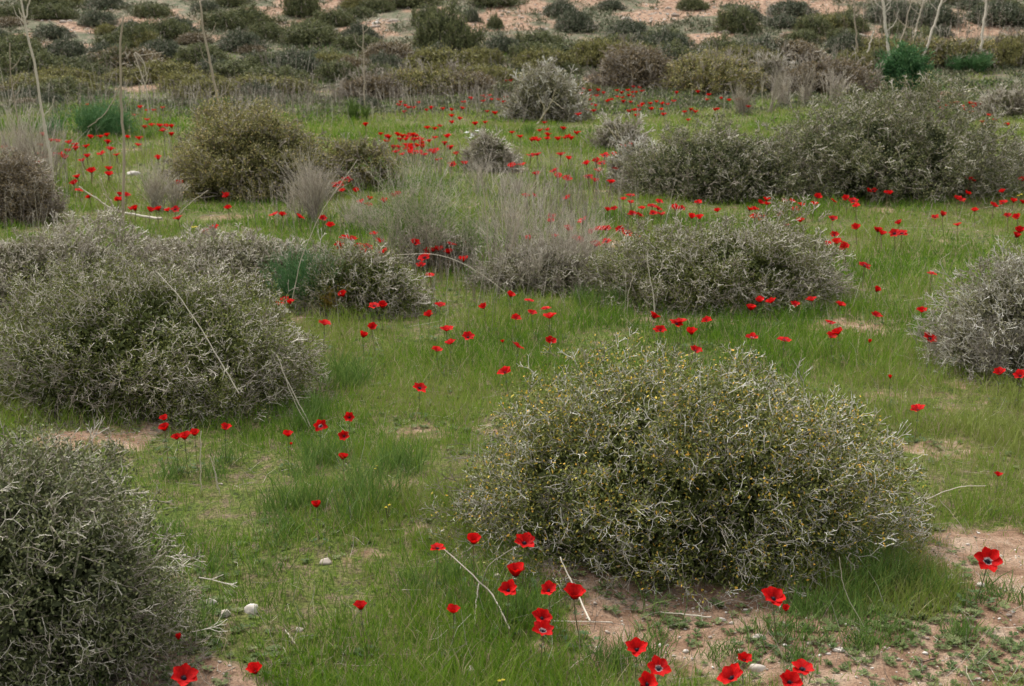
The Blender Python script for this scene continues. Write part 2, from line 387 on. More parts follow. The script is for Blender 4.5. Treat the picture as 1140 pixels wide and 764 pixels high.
def shrub_parts(root, R, u, style, seed, k=1.0):
    """R radii, u metres per photo pixel at its distance"""
    global rng
    rng = np.random.default_rng(seed)
    S = STY[style]; Rm = (R[0] + R[1] + R[2]) / 3
    tr = max(.0011, .42 * u); ll = max(.010, 2.1 * u); seg = max(.022, 3.3 * u)
    area = 2 * PI * (R[0] * R[1] + R[0] * R[2] + R[1] * R[2]) / 3
    pr = max(.075, .14 * Rm)
    npf = int(np.clip(2.2 * area / (pr * pr), 40, 520))
    pos, out = dome(R, npf, seed)
    depth = rng.beta(1.2, 3.5, npf)                       # 0 = at the surface
    pos = pos * (1 - .5 * depth)[:, None]
    lift = rng.uniform(.84, 1.07, npf)[:, None]; pos = pos * lift
    pos[:, 2] = np.maximum(pos[:, 2], .02 * R[2])
    # twigs
    tw = MB()
    ncl = int(k * S['td'] * area / (seg * seg) * .52)
    ncl = min(ncl, 4200)
    pi_ = rng.integers(0, npf, ncl)
    inr = perp(out[pi_]) * rng.uniform(0, 1, (ncl, 1)) ** .6
    P = pos[pi_] + (inr + rng.normal(0, .35, (ncl, 3))) * pr * .75 - out[pi_] * seg * 2.0
    D = nrm(out[pi_] * .85 + inr * .7 + rng.normal(0, .45, (ncl, 3)) + np.array([0, 0, .18]))
    nodes, nd = grow(tw, P, D, seg, tr * 1.45, 4, S['ang'], shrink=.86, rs=.84)
    # a few long shoots poking out of the outline
    nsh = int(npf * .11) * (not style.startswith('far')); pi2 = rng.integers(0, npf, nsh)
    grow(tw, pos[pi2] + rng.normal(0, pr * .3, (nsh, 3)), nrm(out[pi2] + rng.normal(0, .4, (nsh, 3)) + [0, 0, .4]), seg * 1.5, tr * 1.35, 4, .4, shrink=.85, rs=.85)
    # stems from the root crown up into the puffs
    st = MB(); ns = min(npf, 90)
    sel = rng.choice(npf, ns, replace=False)
    for j in sel:
        tgt = pos[j] * .93; b0 = np.array([rng.normal(0, .12) * R[0], rng.normal(0, .12) * R[1], -.03])
        tt = np.linspace(0, 1, 6)[:, None]
        pts = b0 + (tgt - b0) * tt; pts[:, 2] += (np.sin(tt * PI) * .06 * rng.uniform(-.4, 1) * R[2])[:, 0]
        pts[1:-1] += rng.normal(0, .022 * Rm, (4, 3))
        st.sweep(pts, np.linspace(max(.004, .011 * Rm), tr * 1.3, 6), sides=4, rnd=rng.uniform(.1, .8))
    # low dead twiglets in the skirt
    nsk = int(ncl * .5)
    a = rng.uniform(0, 2 * PI, nsk); q = rng.uniform(.45, .98, nsk)
    P = np.stack([R[0] * q * np.cos(a), R[1] * q * np.sin(a), R[2] * rng.uniform(0, .38, nsk)], 1)
    D = nrm(np.stack([np.cos(a), np.sin(a), rng.uniform(-.3, .7, nsk)], 1) + rng.normal(0, .5, (nsk, 3)))
    grow(tw, P, D, seg * 1.2, tr * 1.1, 3, .5, rb=(.0, .5))
    # leaves
    lf = MB()
    nlf = int(min(k * S['ld'] * area / (ll * ll) * 4.6, 170000))
    nn = int(nlf * .45)
    idx = rng.integers(0, len(nodes), nn)
    P1 = nodes[idx] + rng.normal(0, ll * .9, (nn, 3)) - nd[idx] * rng.uniform(0, seg * 1.2, (nn, 1))
    pw = rng.beta(1.1, 1.3, npf) + .12; pj = rng.choice(npf, nlf - nn, p=pw / pw.sum())
    P2 = pos[pj] + nrm(rng.normal(size=(nlf - nn, 3))) * (rng.random((nlf - nn, 1)) ** .5) * pr * 1.0 - out[pj] * pr * .25
    P = np.concatenate([P1, P2]); P = P[P[:, 2] > .0]
    n = len(P)
    D = nrm(rng.normal(size=(n, 3)) + np.array([0, 0, .4])); 
    clump = rng.uniform(-.2, .2, npf)
    near = np.concatenate([rng.integers(0, npf, nn), pj])[:n]
    rv = rng.beta(2.2, 2.2, n) * .86 * S['lmax'] + clump[near]
    yel = rng.random(n) < .085 * (S['lmax'] > .9)
    rv = np.where(yel, rng.uniform(.9, 1, n), np.clip(rv, 0, .87 * S['lmax'] + .03))
    lf.leaves(P, D, rng.normal(size=(n, 3)), ll * rng.uniform(.7, 1.4, n), ll * rng.uniform(.38, .7, n), rv)
    # old brown leaves and twiglets deep inside
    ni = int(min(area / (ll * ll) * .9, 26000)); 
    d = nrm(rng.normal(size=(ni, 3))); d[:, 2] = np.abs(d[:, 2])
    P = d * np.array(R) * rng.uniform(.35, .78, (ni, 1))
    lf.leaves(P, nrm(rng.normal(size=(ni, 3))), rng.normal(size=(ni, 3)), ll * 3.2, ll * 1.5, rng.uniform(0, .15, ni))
    link('stems', st.mesh('stems', M[S['tw']]), root)
    if style.startswith('far'):          # too far off to tell twig from leaf
        lf.add(np.concatenate(tw.v), Q=np.concatenate(tw.q), rnd=np.concatenate(tw.r), mat=1)
    else:
        link('twigs', tw.mesh('twigs', M[S['tw']]), root)
    link('foliage', lf.mesh('foliage', [M[S['lf']], M[S['tw']]]), root)

FOOT = []       # footprints kept free of grass and flowers
def place(px, base, wpx, top, dep=.8):
    g = G(px, base); d0 = g[1]
    ry = wpx * d0 / F * .5 * dep
    for _ in range(3):
        cy = d0 + ry * .88
        rx = wpx * cy / F * .5 * 1.02; ry = rx * dep
    mid = at_depth(px, (base + top) / 2, cy)
    cx = mid[0]; z0 = float(H(cx, cy)); zt = at_depth(px, top, cy)[2]
    rz = max(zt - z0, .12) * .97
    return (cx, cy, z0), (rx, ry, rz), cy / F

def shrub(px, base, wpx, top, style, label, seed, name='thorny_shrub', cat='shrub', dep=.8, k=1.0, rz=0, group=None):
    loc, R, u = place(px, base, wpx, top, dep)
    root = empty(name, loc, 0, label, cat, group)
    shrub_parts(root, R, u, style, seed, k)
    FOOT.append((loc[0], loc[1], R[0], R[1]))
    return root

SHR = [
 (752, 668, 548, 382, 'thorn', 'large rounded thorny shrub with grey twigs and yellow buds, nearest the bare soil', 'thorny_shrub', .85),
 (168, 474, 385, 288, 'thorn_olive', 'big grey-olive thorny mound on the left with a long straw lying across it', 'thorny_shrub', .8),
 (22, 800, 380, 470, 'thorn2', 'dark green shrub netted with pale twigs, cut by the bottom left corner', 'thorny_shrub', .85),
 (45, 352, 330, 252, 'grey', 'grey twiggy shrub at the left edge, behind the big grey-olive mound', 'thorny_shrub', .6),
 (265, 335, 300, 254, 'grey', 'low grey shrub between the big left mound and the green strip behind it', 'thorny_shrub', .55),
 (405, 354, 150, 268, 'thorn_olive', 'small grey-green shrub right of the feathery green plant, dry grass behind', 'thorny_shrub', .7),
 (800, 350, 300, 241, 'thorn_olive', 'green and grey shrub with red anemones along its foot, behind the largest shrub', 'leafy_shrub', .75),
 (1150, 425, 240, 272, 'silver', 'silvery bare-twigged shrub cut by the right edge of the picture', 'thorny_shrub', .8),
 (288, 226, 215, 108, 'olive', 'round olive-brown leafy bush behind the upper left green strip', 'leafy_shrub', .8),
 (402, 212, 92, 150, 'olive', 'small olive bush joined to the right side of the round olive-brown one', 'leafy_shrub', .8),
 (978, 226, 290, 102, 'dark', 'tall dark green domed bush in the upper right of the field', 'leafy_shrub', .7),
 (800, 228, 235, 136, 'dark', 'spreading grey-green bush leaning against the left side of the dark domed bush', 'leafy_shrub', .6),
 (712, 212, 70, 150, 'silver', 'low silver-twigged bush at the left end of the spreading grey-green bush', 'thorny_shrub', .7),
 (1150, 212, 80, 150, 'silver', 'grey twiggy bush at the right edge beside the dark domed bush', 'thorny_shrub', .8),
 (1125, 133, 75, 96, 'grey', 'small grey mound at the upper right edge, beside distant red anemones', 'thorny_shrub', .8),
 (5, 250, 130, 165, 'brown', 'brown-leaved shrub at the left edge under the thin leaning stalk', 'leafy_shrub', .7),
 (710, 102, 105, 48, 'brown', 'rusty brown bush at the far edge of the field', 'leafy_shrub', .8),
 (798, 107, 140, 56, 'olive', 'olive green bush right of the rusty brown bush', 'leafy_shrub', .8),
 (858, 104, 50, 58, 'grey', 'narrow grey bush at the right end of the far olive bush', 'leafy_shrub', .8),
 (605, 137, 98, 70, 'loose', 'loose silvery green shrub with bare leaning stems, upper centre', 'loose_shrub', .7),
 (690, 168, 62, 130, 'grey', 'small grey bush with dry white stems leaning out of it', 'thorny_shrub', .8),
 (545, 192, 62, 143, 'grey', 'small grey bush behind the central dry brush', 'thorny_shrub', .8),
 (470, 108, 120, 74, 'olive', 'low olive hedge-like bush behind the densest patch of anemones', 'leafy_shrub', .6),
 (410, 112, 70, 82, 'brown', 'small brown-green bush at the left end of the low olive bush', 'leafy_shrub', .7),
 (920, 108, 110, 62, 'brown', 'brown twiggy bush rising behind the dark domed bush', 'leafy_shrub', .6),
 (1055, 78, 110, 40, 'olive', 'olive bush among pale dead stalks at the foot of the hill', 'leafy_shrub', .6),
 (1125, 72, 70, 36, 'olive', 'dull olive bush at the foot of the hill by the right edge', 'leafy_shrub', .6),
]
for i, s in enumerate(SHR):
    shrub(*s[:5], s[5], 100 + i, name=s[6], dep=s[7], k=.85 if i > 2 else 1.0)

# ------------------------------------------------------------------ dry brush, feathery plants, tufts
def brush_parts(root, R, u, seed, n=260, mat='dry', lv=5, ang=.22, leaf=None, spread=.24):
    global rng
    rng = np.random.default_rng(seed)
    mb = MB(); tr = max(.0008, .25 * u)
    k = max(4, n // 14); ka = rng.uniform(0, 2 * PI, k); kq = np.sqrt(rng.random(k)) * .72; kh = rng.uniform(.45, 1.15, k) * np.sqrt(1 - (kq * .7) ** 2)
    j = rng.integers(0, k, n)
    P = np.stack([R[0] * (kq * np.cos(ka))[j] + rng.normal(0, .05, n) * R[0], R[1] * (kq * np.sin(ka))[j] + rng.normal(0, .05, n) * R[1], np.full(n, -.02)], 1)
    D = nrm(np.stack([(kq * np.cos(ka))[j] * R[0] * .35, (kq * np.sin(ka))[j] * R[1] * .35, R[2] * np.ones(n)], 1) / R[2] + rng.normal(0, spread, (n, 3)) * [1, 1, .3])
    L = R[2] * kh[j] * rng.uniform(.6, 1.2, n) / (lv * .84)
    nodes, nd = grow(mb, P, D, L, tr * 1.6, lv, ang, shrink=.93, rs=.8, up=.05, rb=(.1, .9))
    link('stems', mb.mesh('stems', M[mat]), root)
    if leaf:
        lf = MB(); m = int(np.clip(3.0 * R[0] * R[2] / max(.008, 1.5 * u) ** 2 * 1.3, 400, 9000)); ix = rng.integers(0, len(nodes), m)
        ll = max(.008, 1.5 * u)
        lf.leaves(nodes[ix] + rng.normal(0, ll, (m, 3)), nrm(nd[ix] + rng.normal(0, .5, (m, 3))), rng.normal(size=(m, 3)), ll * 1.4, ll * .5, rng.uniform(0, 1, m))
        link('foliage', lf.mesh('foliage', M[leaf]), root)

def brush(px, base, wpx, top, label, seed, n=260, mat='dry', lv=5, ang=.22, name='dry_brush', cat='dry brush', leaf=None, group=None):
    loc, R, u = place(px, base, wpx, top, .7)
    root = empty(name, loc, 0, label, cat, group)
    brush_parts(root, R, u, seed, n, mat, lv, ang, leaf)
    return root
brush(600, 328, 190, 192, 'large tangle of grey-brown dead stems in the centre of the field', 301, 100, lv=6, ang=.3)
brush(478, 305, 130, 185, 'grey dead brush with green shoots at its foot, left of the central tangle', 302, 50, lv=6, ang=.3, leaf='tuft')
brush(346, 250, 66, 162, 'upright mauve-brown dead brush in front of the round olive-brown bush', 303, 70, lv=6, ang=.26)
brush(178, 236, 62, 148, 'upright dark dead brush left of the round olive-brown bush', 304, 50, lv=6, ang=.26)
brush(420, 262, 90, 205, 'thin dead brush right of the mauve-brown upright brush', 305, 36, lv=6, ang=.3)
brush(540, 222, 100, 160, 'pale dead stems behind the large central tangle', 306, 30, lv=6, ang=.3)
brush(835, 128, 70, 84, 'thin grey dead stems against the left shoulder of the dark domed bush', 307, 60)
brush(905, 120, 110, 74, 'pinkish dead brush behind the dark domed bush', 308, 90)
brush(1120, 425, 80, 345, 'thin dead stems under the silvery shrub at the right edge', 309, 160)
brush(30, 215, 90, 95, 'thin grey dead brush behind the brown-leaved shrub at the left edge', 310, 110, ang=.2)
shrub(1003, 104, 62, 46, 'fennel', 'dark green feathery fennel clump at the foot of the white stalk', 360, name='fennel_plant', cat='green plant')
shrub(602, 330, 165, 268, 'grey', 'low grey twiggy bush at the foot of the central dead stems', 361, k=.6)
shrub(480, 300, 100, 250, 'grey', 'low grey-green twiggy bush left of the central dead stems', 362, k=.5)
FE = [(88, 157, 130, 106, 'bright green feathery clump at the upper left, anemones in front of it'),
      (345, 348, 78, 280, 'feathery green plant between the left shrubs'),
           (1085, 82, 62, 58, 'blue-green feathery clump right of the dark fennel'),
      (938, 80, 34, 60, 'small bright green feathery clump left of the dark fennel'),
      (482, 292, 100, 228, 'bright green grassy clump in the dead brush, red anemones below'),
      (398, 136, 36, 112, 'green feathery clump behind the olive bush, near the left of the densest anemones'),
      (245, 128, 40, 108, 'dull green clump showing above the round olive-brown bush')]
for i, f in enumerate(FE):
    brush(*f[:4], f[4], 330 + i, 200 if f[2] > 60 else 110, mat='fennel' if i not in (4, 5, 6) else 'tuft', lv=5, ang=.42 if i < 4 else .25, name='fennel_plant' if i != 4 else 'grass_clump', cat='green plant', leaf='fennel' if i < 4 else None)
rt = brush(373, 350, 20, 315, 'small mustard-yellow plant beside the feathery green plant', 345, 60, mat='mustard', lv=4, ang=.4, name='mustard_plant', cat='plant', leaf='mustard')

# ------------------------------------------------------------------ distant shrubs of the hillside and the belt at its foot
ORD = ['first', 'second', 'third', 'fourth', 'fifth', 'sixth', 'seventh', 'eighth', 'ninth', 'tenth', 'eleventh', 'twelfth', 'thirteenth', 'fourteenth', 'fifteenth',
       'sixteenth', 'seventeenth', 'eighteenth', 'nineteenth', 'twentieth', '21st', '22nd', '23rd', '24th', '25th', '26th', '27th', '28th', '29th', '30th', '31st', '32nd', '33rd', '34th', '35th', '36th', '37th', '38th', '39th', '40th']
def hill_proto(style, seed, R):
    root = empty('hill_shrub', (0, -50, 0)); shrub_parts(root, R, 40 / F, style, seed, 1.0)
    root['category'] = 'shrub'
    return root
STY['far_dark'] = dict(tw='twig_brown', lf='leaf_dark', td=.10, ld=1.5, lmax=.9, ang=.5)
STY['far_grey'] = dict(tw='twig_grey', lf='leaf_greygreen', td=.22, ld=1.4, lmax=.9, ang=.5)
STY['far_olive'] = dict(tw='twig_brown', lf='leaf_olive', td=.12, ld=1.5, lmax=.9, ang=.5)
STY['far_brown'] = dict(tw='twig_grey', lf='leaf_brown', td=.45, ld=1.1, lmax=.9, ang=.5)
PR = [hill_proto('far_dark', 401, (1, .8, .62)), hill_proto('far_dark', 402, (1, .9, .55)), hill_proto('far_grey', 403, (1, .8, .55)), hill_proto('far_olive', 404, (1, .8, .5)), hill_proto('far_brown', 405, (1, .8, .6))]
PZ = [.62, .55, .55, .5, .6]
usedp = set()
def hill_shrub(px, base, wpx, top, kind, label, group):
    g = G(px, base); cy = g[1] + .3; u = cy / F; sx = wpx * u * .5
    x = at_depth(px, base, cy)[0]; z = float(H(x, cy))
    hz = max((base - top) * u / PZ[kind], .15)
    rz = random.uniform(-.5, .5); loc = (x, cy, z - .03)
    FOOT.append((x, cy, sx, sx * .8))
    if kind not in usedp:
        usedp.add(kind); o = PR[kind]; o.location = loc; o.rotation_euler.z = rz; o.scale = (sx, sx, hz); o['label'] = label; o['group'] = group
        return o
    return copy_tree(PR[kind], loc, rz, (sx, sx, hz), label, group)
HS = [(819, 37, 50, 9, 0), (770, 12, 36, -2, 1), (905, 40, 44, 20, 0), (940, 36, 52, 15, 1), (990, 24, 60, 4, 2), (336, 20, 44, -6, 0), (372, 30, 50, 12, 0), (300, 46, 48, 28, 0), (345, 50, 70, 30, 1),
      (250, 34, 56, 15, 0), (275, 30, 60, 10, 1), (495, 56, 70, 14, 1), (478, 30, 44, 10, 0), (500, 44, 52, 26, 0), (551, 34, 20, 20, 1), (525, 26, 22, 12, 2), (400, 48, 36, 28, 2), (410, 10, 50, -4, 2),
      (460, 8, 70, -8, 1), (550, 8, 60, -6, 0), (680, 12, 36, 2, 2), (640, 36, 50, 14, 2), (625, 20, 44, 2, 2), (600, 56, 60, 38, 0), (560, 60, 50, 42, 2), (700, 46, 60, 26, 2), (740, 52, 60, 34, 0),
      (880, 18, 60, 2, 2), (1040, 30, 60, 8, 2), (1110, 28, 70, 4, 2), (200, 40, 44, 22, 2), (155, 52, 50, 30, 0), (110, 30, 50, 14, 2), (60, 22, 50, 6, 0), (20, 70, 70, 46, 1), (75, 66, 60, 46, 2),
      (180, 66, 60, 46, 2), (225, 72, 60, 52, 0), (120, 66, 52, 50, 2), (15, 24, 40, 8, 0), (130, 78, 40, 56, 4), (60, 44, 50, 30, 2), (170, 20, 44, 6, 0), (230, 14, 40, 2, 2), (120, 10, 50, -4, 2)]
_hr = random.Random(5)
for i in range(170):
    px = _hr.uniform(-10, 1150); base = _hr.uniform(2, 84)
    if soil(*[np.array([v]) for v in G(px, base)[:2]])[0] > .45 or (420 < px < 830 and base < 62): continue
    w_ = _hr.uniform(22, 60); HS.append((px, base, w_, base - w_ * _hr.uniform(.24, .42), _hr.choice([0, 1, 0, 2, 3, 2, 4])))
HS.sort()
hz_zone = [('on the hillside at the left corner', -20, 200), ('on the hillside above the olive-brown bush', 200, 440), ('below the bare slope at top centre', 440, 760), ('on the hillside at the right', 760, 1200)]
for nm, a, b in hz_zone:
    for i, h, lv_ in [(i, h, 'upper' if up else 'lower') for up in (1, 0) for i, h in enumerate([h for h in HS if a <= h[0] < b and (h[1] < 42) == bool(up)])]:
        kd = ['dark green', 'dark green', 'grey', 'olive', 'brown'][h[4]]
        hill_shrub(*h[:4], h[4], f'{lv_} {kd} shrub {nm}, {ORD[i]} from left', 'shrubs on the hillside')
# belt of low brush between field and hill
belt = []
for i in range(65):
    px = (i * 37.7 + random.uniform(-14, 14)) % 1150
    base = random.uniform(66, 106) if px < 940 else random.uniform(60, 84)
    if 640 < px < 880: base = random.uniform(58, 76)
    if px < 240: base = random.uniform(78, 112)
    if random.random() < .2 and not 640 < px < 880: base += random.uniform(6, 16)
    w = random.uniform(50, 100) * (.6 + base / 200); belt.append((px, base, w, base - random.uniform(14, 26), random.choice([2, 2, 3, 3, 4, 0, 0, 1])))
for i in range(30):
    px = random.choice([random.uniform(175, 430), random.uniform(430, 650), random.uniform(0, 60), random.uniform(180, 300)]); base = random.uniform(100, 124) if px < 430 else random.uniform(98, 110)
    w = random.uniform(28, 64); belt.append((px, base, w, base - random.uniform(9, 18), random.choice([2, 2, 3, 4, 2])))
belt.sort()
for j in range(0, len(belt), 16):
    seg = belt[j:j + 16]; zn = ['in the far left brush', 'behind the left olive-brown bush', 'behind the densest anemones', 'behind the silvery loose shrub', 'behind the far olive bush', 'in the far right brush'][j // 16]
    for i, h in enumerate(seg):
        kd = ['dark green', 'dark', 'grey', 'olive', 'brown'][h[4]]
        hill_shrub(*h[:4], h[4], f'low {kd} bush {zn}, {ORD[i]} of the row from the left', 'low bushes in the belt below the hill')

# ------------------------------------------------------------------ grass, weeds, straw, gravel (uncountable)
rng = np.random.default_rng(77)
def free(x, y, f=.8):
    ok = np.ones(len(x), bool)
    for cx, cy, rx, ry in FOOT:
        ok &= ((x - cx) / (rx * f)) ** 2 + ((y - cy) / (ry * f)) ** 2 > 1
    return ok
def scatter(n, r0, r1, half=33):
    r = np.exp(rng.uniform(math.log(r0), math.log(r1), n)); t = np.radians(rng.uniform(-half, half, n))
    return r * np.sin(t), r * np.cos(t), r
CLEAR = []
for _p in [(236, 671, 15), (250, 683, 17), (281, 679, 20), (362, 626, 17), (523, 747, 14), (333, 702, 12), (845, 744, 20), (148, 193, 18)]:
    _g = G(_p[0], _p[1] + 3); CLEAR.append((_g[0], _g[1] - _p[2] * .5 * _g[1] / F, _p[2] * _g[1] / F * .8, _p[2] * _g[1] / F * 1.4))
def build_grass():
    mb = MB()
    x, y, r = scatter(1300000, 2.0, 36)
    x += .02 * (1 + r * .3) * rng.normal(size=len(x)); y += .02 * (1 + r * .3) * rng.normal(size=len(x))
    s = soil(x, y); dn = fbm(x, y, .45, 81, 3)
    keep = free(x, y, .72) & (rng.random(len(x)) < np.clip(1.15 - 1.5 * s, .03, 1) * np.clip(.28 + 2.8 * (dn - .34), .16, 1) * np.where(r < 3.4, .8, .72))
    for a_, b_, c_, d_ in CLEAR: keep &= ((x - a_) / c_) ** 2 + ((y - b_) / d_) ** 2 > 1
    x, y, r, s = x[keep], y[keep], r[keep], s[keep]; n = len(x)
    hgt = .024 + .10 * np.clip(fbm(x, y, .9, 91, 3) - .22, 0, 1) + .02 * rng.random(n)
    hgt *= rng.uniform(.35, 1.6, n) * np.clip(1.1 - s, .4, 1) * (1 + .25 * sst(9, 25, r))
    P = np.stack([x, y, H(x, y) - .004], 1)
    D = nrm(np.stack([rng.normal(0, .28, n), rng.normal(0, .28, n), np.ones(n)], 1))
    ln = nrm(np.stack([rng.normal(size=n), rng.normal(size=n), np.zeros(n)], 1)) * rng.uniform(.1, 1., (n, 1))
    c = .7 * rng.random(n) - .42 + 1.55 * fbm(x, y, 1.1, 95, 4)
    dry = rng.random(n) < .08 + .10 * s + .10 * np.clip(fbm(x, y, .7, 99, 3) - .5, 0, 1)
    c = np.where(dry, rng.uniform(.93, 1, n), np.clip(c, 0, .86))
    mb.blades(P, D, ln, hgt, np.maximum(.0019, .62 * r / F) * rng.uniform(.7, 1.3, n), c)
    o = link('grass', mb.mesh('grass', M['grass'])); tag(o, 'short green spring grass covering the field', 'grass', kind='stuff')
build_grass()
# taller tufts
def build_tufts():
    mb = MB()
    T = [(385, 560, 60, .17, 500), (450, 520, 40, .11, 320), (360, 520, 50, .13, 300), (220, 520, 60, .10, 260), (575, 700, 40, .10, 260), (925, 690, 80, .085, 600), (860, 700, 70, .07, 250), (1000, 650, 50, .11, 500),
         (380, 430, 70, .16, 500), (345, 470, 60, .13, 350), (560, 320, 90, .16, 500), (650, 345, 80, .14, 400), (215, 690, 25, .14, 120), (190, 600, 30, .1, 100), (950, 640, 70, .10, 500), (130, 150, 90, .22, 300),
         (430, 330, 50, .15, 260), (720, 685, 10, .10, 26), (260, 200, 60, .15, 100), (1070, 165, 40, .25, 160), (1080, 200, 60, .2, 160), (700, 330, 60, .12, 200), (480, 660, 60, .10, 300), (980, 715, 60, .05, 260), (1080, 690, 70, .06, 240), (880, 735, 60, .055, 220), (780, 715, 60, .05, 200), (1130, 660, 40, .06, 160), (300, 600, 90, .09, 500), (1090, 400, 50, .13, 250), (620, 150, 60, .2, 150), (690, 740, 60, .08, 400)]
    for px, py, w, h, n in T:
        g = G(px, py); u = g[1] / F; n = int(n * .85)
        k = max(2, n // 60)
        cx = rng.normal(0, w * u * .45, k); cy = rng.normal(0, w * u * .45 * 1.2, k); j = rng.integers(0, k, n)
        x = g[0] + cx[j] + rng.normal(0, .03, n); y = g[1] + cy[j] + rng.normal(0, .03, n)
        D = nrm(np.stack([rng.normal(0, .3, n), rng.normal(0, .3, n), np.ones(n)], 1))
        ln = nrm(np.stack([rng.normal(size=n), rng.normal(size=n), np.zeros(n)], 1)) * rng.uniform(.2, 1.1, (n, 1))
        mb.blades(np.stack([x, y, H(x, y) - .005], 1), D, ln, h * rng.uniform(.5, 1.3, n), max(.0024, .6 * u) * rng.uniform(.7, 1.3, n), rng.beta(2, 2, n))
    tag(link('grass_tufts', mb.mesh('grass_tufts', M['tuft'])), 'taller bright green grass tufts among the shrubs', 'grass', kind='stuff')
build_tufts()
def build_weeds():
    mb = MB()
    x, y, r = scatter(16000, 2.3, 18)
    keep = free(x, y, .9) & (vn(x, y, .5, 111) > .45); x, y = x[keep][:7000], y[keep][:7000]
    ex = []
    for px, py, w, n in [(990, 690, 70, 130), (950, 725, 100, 140), (1090, 740, 60, 90), (700, 650, 60, 60), (760, 700, 40, 40), (930, 500, 90, 60), (1100, 720, 60, 60), (960, 445, 60, 60), (660, 620, 40, 40), (850, 720, 60, 60), (230, 720, 30, 20)]:
        g = G(px, py); u = g[1] / F
        ex.append((g[0] + rng.normal(0, w * u * .6, n), g[1] + rng.normal(0, w * u * .9, n)))
    x = np.concatenate([x] + [e[0] for e in ex]); y = np.concatenate([y] + [e[1] for e in ex])
    k = 7; n = len(x) * k
    sz = np.repeat(rng.uniform(.006, .019, len(x)) * (1 + .09 * np.hypot(x, y)).clip(1.2, 2.4) / 1.25, k)
    a = np.tile(np.arange(k) * 2 * PI / k, len(x)) + rng.normal(0, .3, n)
    D = nrm(np.stack([np.cos(a), np.sin(a), rng.uniform(.1, .9, n)], 1))
    X = np.repeat(x, k); Y = np.repeat(y, k)
    P = np.stack([X, Y, H(X, Y) + .003], 1)
    c = np.repeat(rng.random(len(x)), k)
    mb.leaves(P, D, np.stack([rng.normal(0, .2, n), rng.normal(0, .2, n), np.ones(n)], 1), sz, sz * .38, c)
    P2 = P + D * sz[:, None] * .4
    for s in (1, -1):
        D2 = nrm(D + s * .9 * np.cross(D, [0, 0, 1.]))
        mb.leaves(P2, D2, np.tile([[0., 0, 1]], (n, 1)), sz * .6, sz * .22, c)
    tag(link('weeds', mb.mesh('weeds', M['weed'])), 'small leafy weeds growing through the grass and bare soil', 'weeds', kind='stuff')
build_weeds()
def build_straw():
    mb = MB()
    x, y, r = scatter(11000, 2.3, 26); k = rng.random(len(x)) < .55 + .45 * (r > 7); x, y, r = x[k], y[k], r[k]; n = len(x)
    flat = rng.random(n) < .6
    a = rng.uniform(0, 2 * PI, n)
    D = nrm(np.stack([np.cos(a), np.sin(a), np.where(flat, rng.uniform(-.02, .15, n), rng.uniform(.6, 3, n))], 1))
    P = np.stack([x, y, H(x, y) + .008], 1); ln = rng.uniform(.03, .14, n) * np.where(r > 7, 1.5, 1)
    Pm = P + D * ln[:, None] * .5 + rng.normal(0, .006, (n, 3)); Pe = P + D * ln[:, None] + rng.normal(0, .01, (n, 3))
    c = rng.random(n); rd = np.maximum(.0007, .22 * r / F)
    mb.tubes(P, Pm, rd, rd * .85, rnd=c); mb.tubes(Pm, Pe, rd * .85, rd * .5, rnd=c)
    # leaf litter under shrubs
    for cx, cy, rx, ry in FOOT[:8]:
        m = 2600; a = rng.uniform(0, 2 * PI, m); q = rng.uniform(.6, 1.12, m)
        X = cx + rx * q * np.cos(a); Y = cy + ry * q * np.sin(a)
        u = cy / F; l2 = max(.012, 1.6 * u)
        D = nrm(np.stack([rng.normal(size=m), rng.normal(size=m), rng.uniform(-.1, .5, m)], 1))
        mb.tubes(np.stack([X, Y, H(X, Y) + .006], 1), np.stack([X, Y, H(X, Y) + .006], 1) + D * l2 * rng.uniform(1, 4, m)[:, None], max(.0008, .28 * u), max(.0006, .2 * u), rnd=rng.uniform(0, .5, m))
    tag(link('dry_straw', mb.mesh('dry_straw', M['dry'])), 'fine dead straws and twiglets littering the ground', 'straw', kind='stuff')
build_straw()
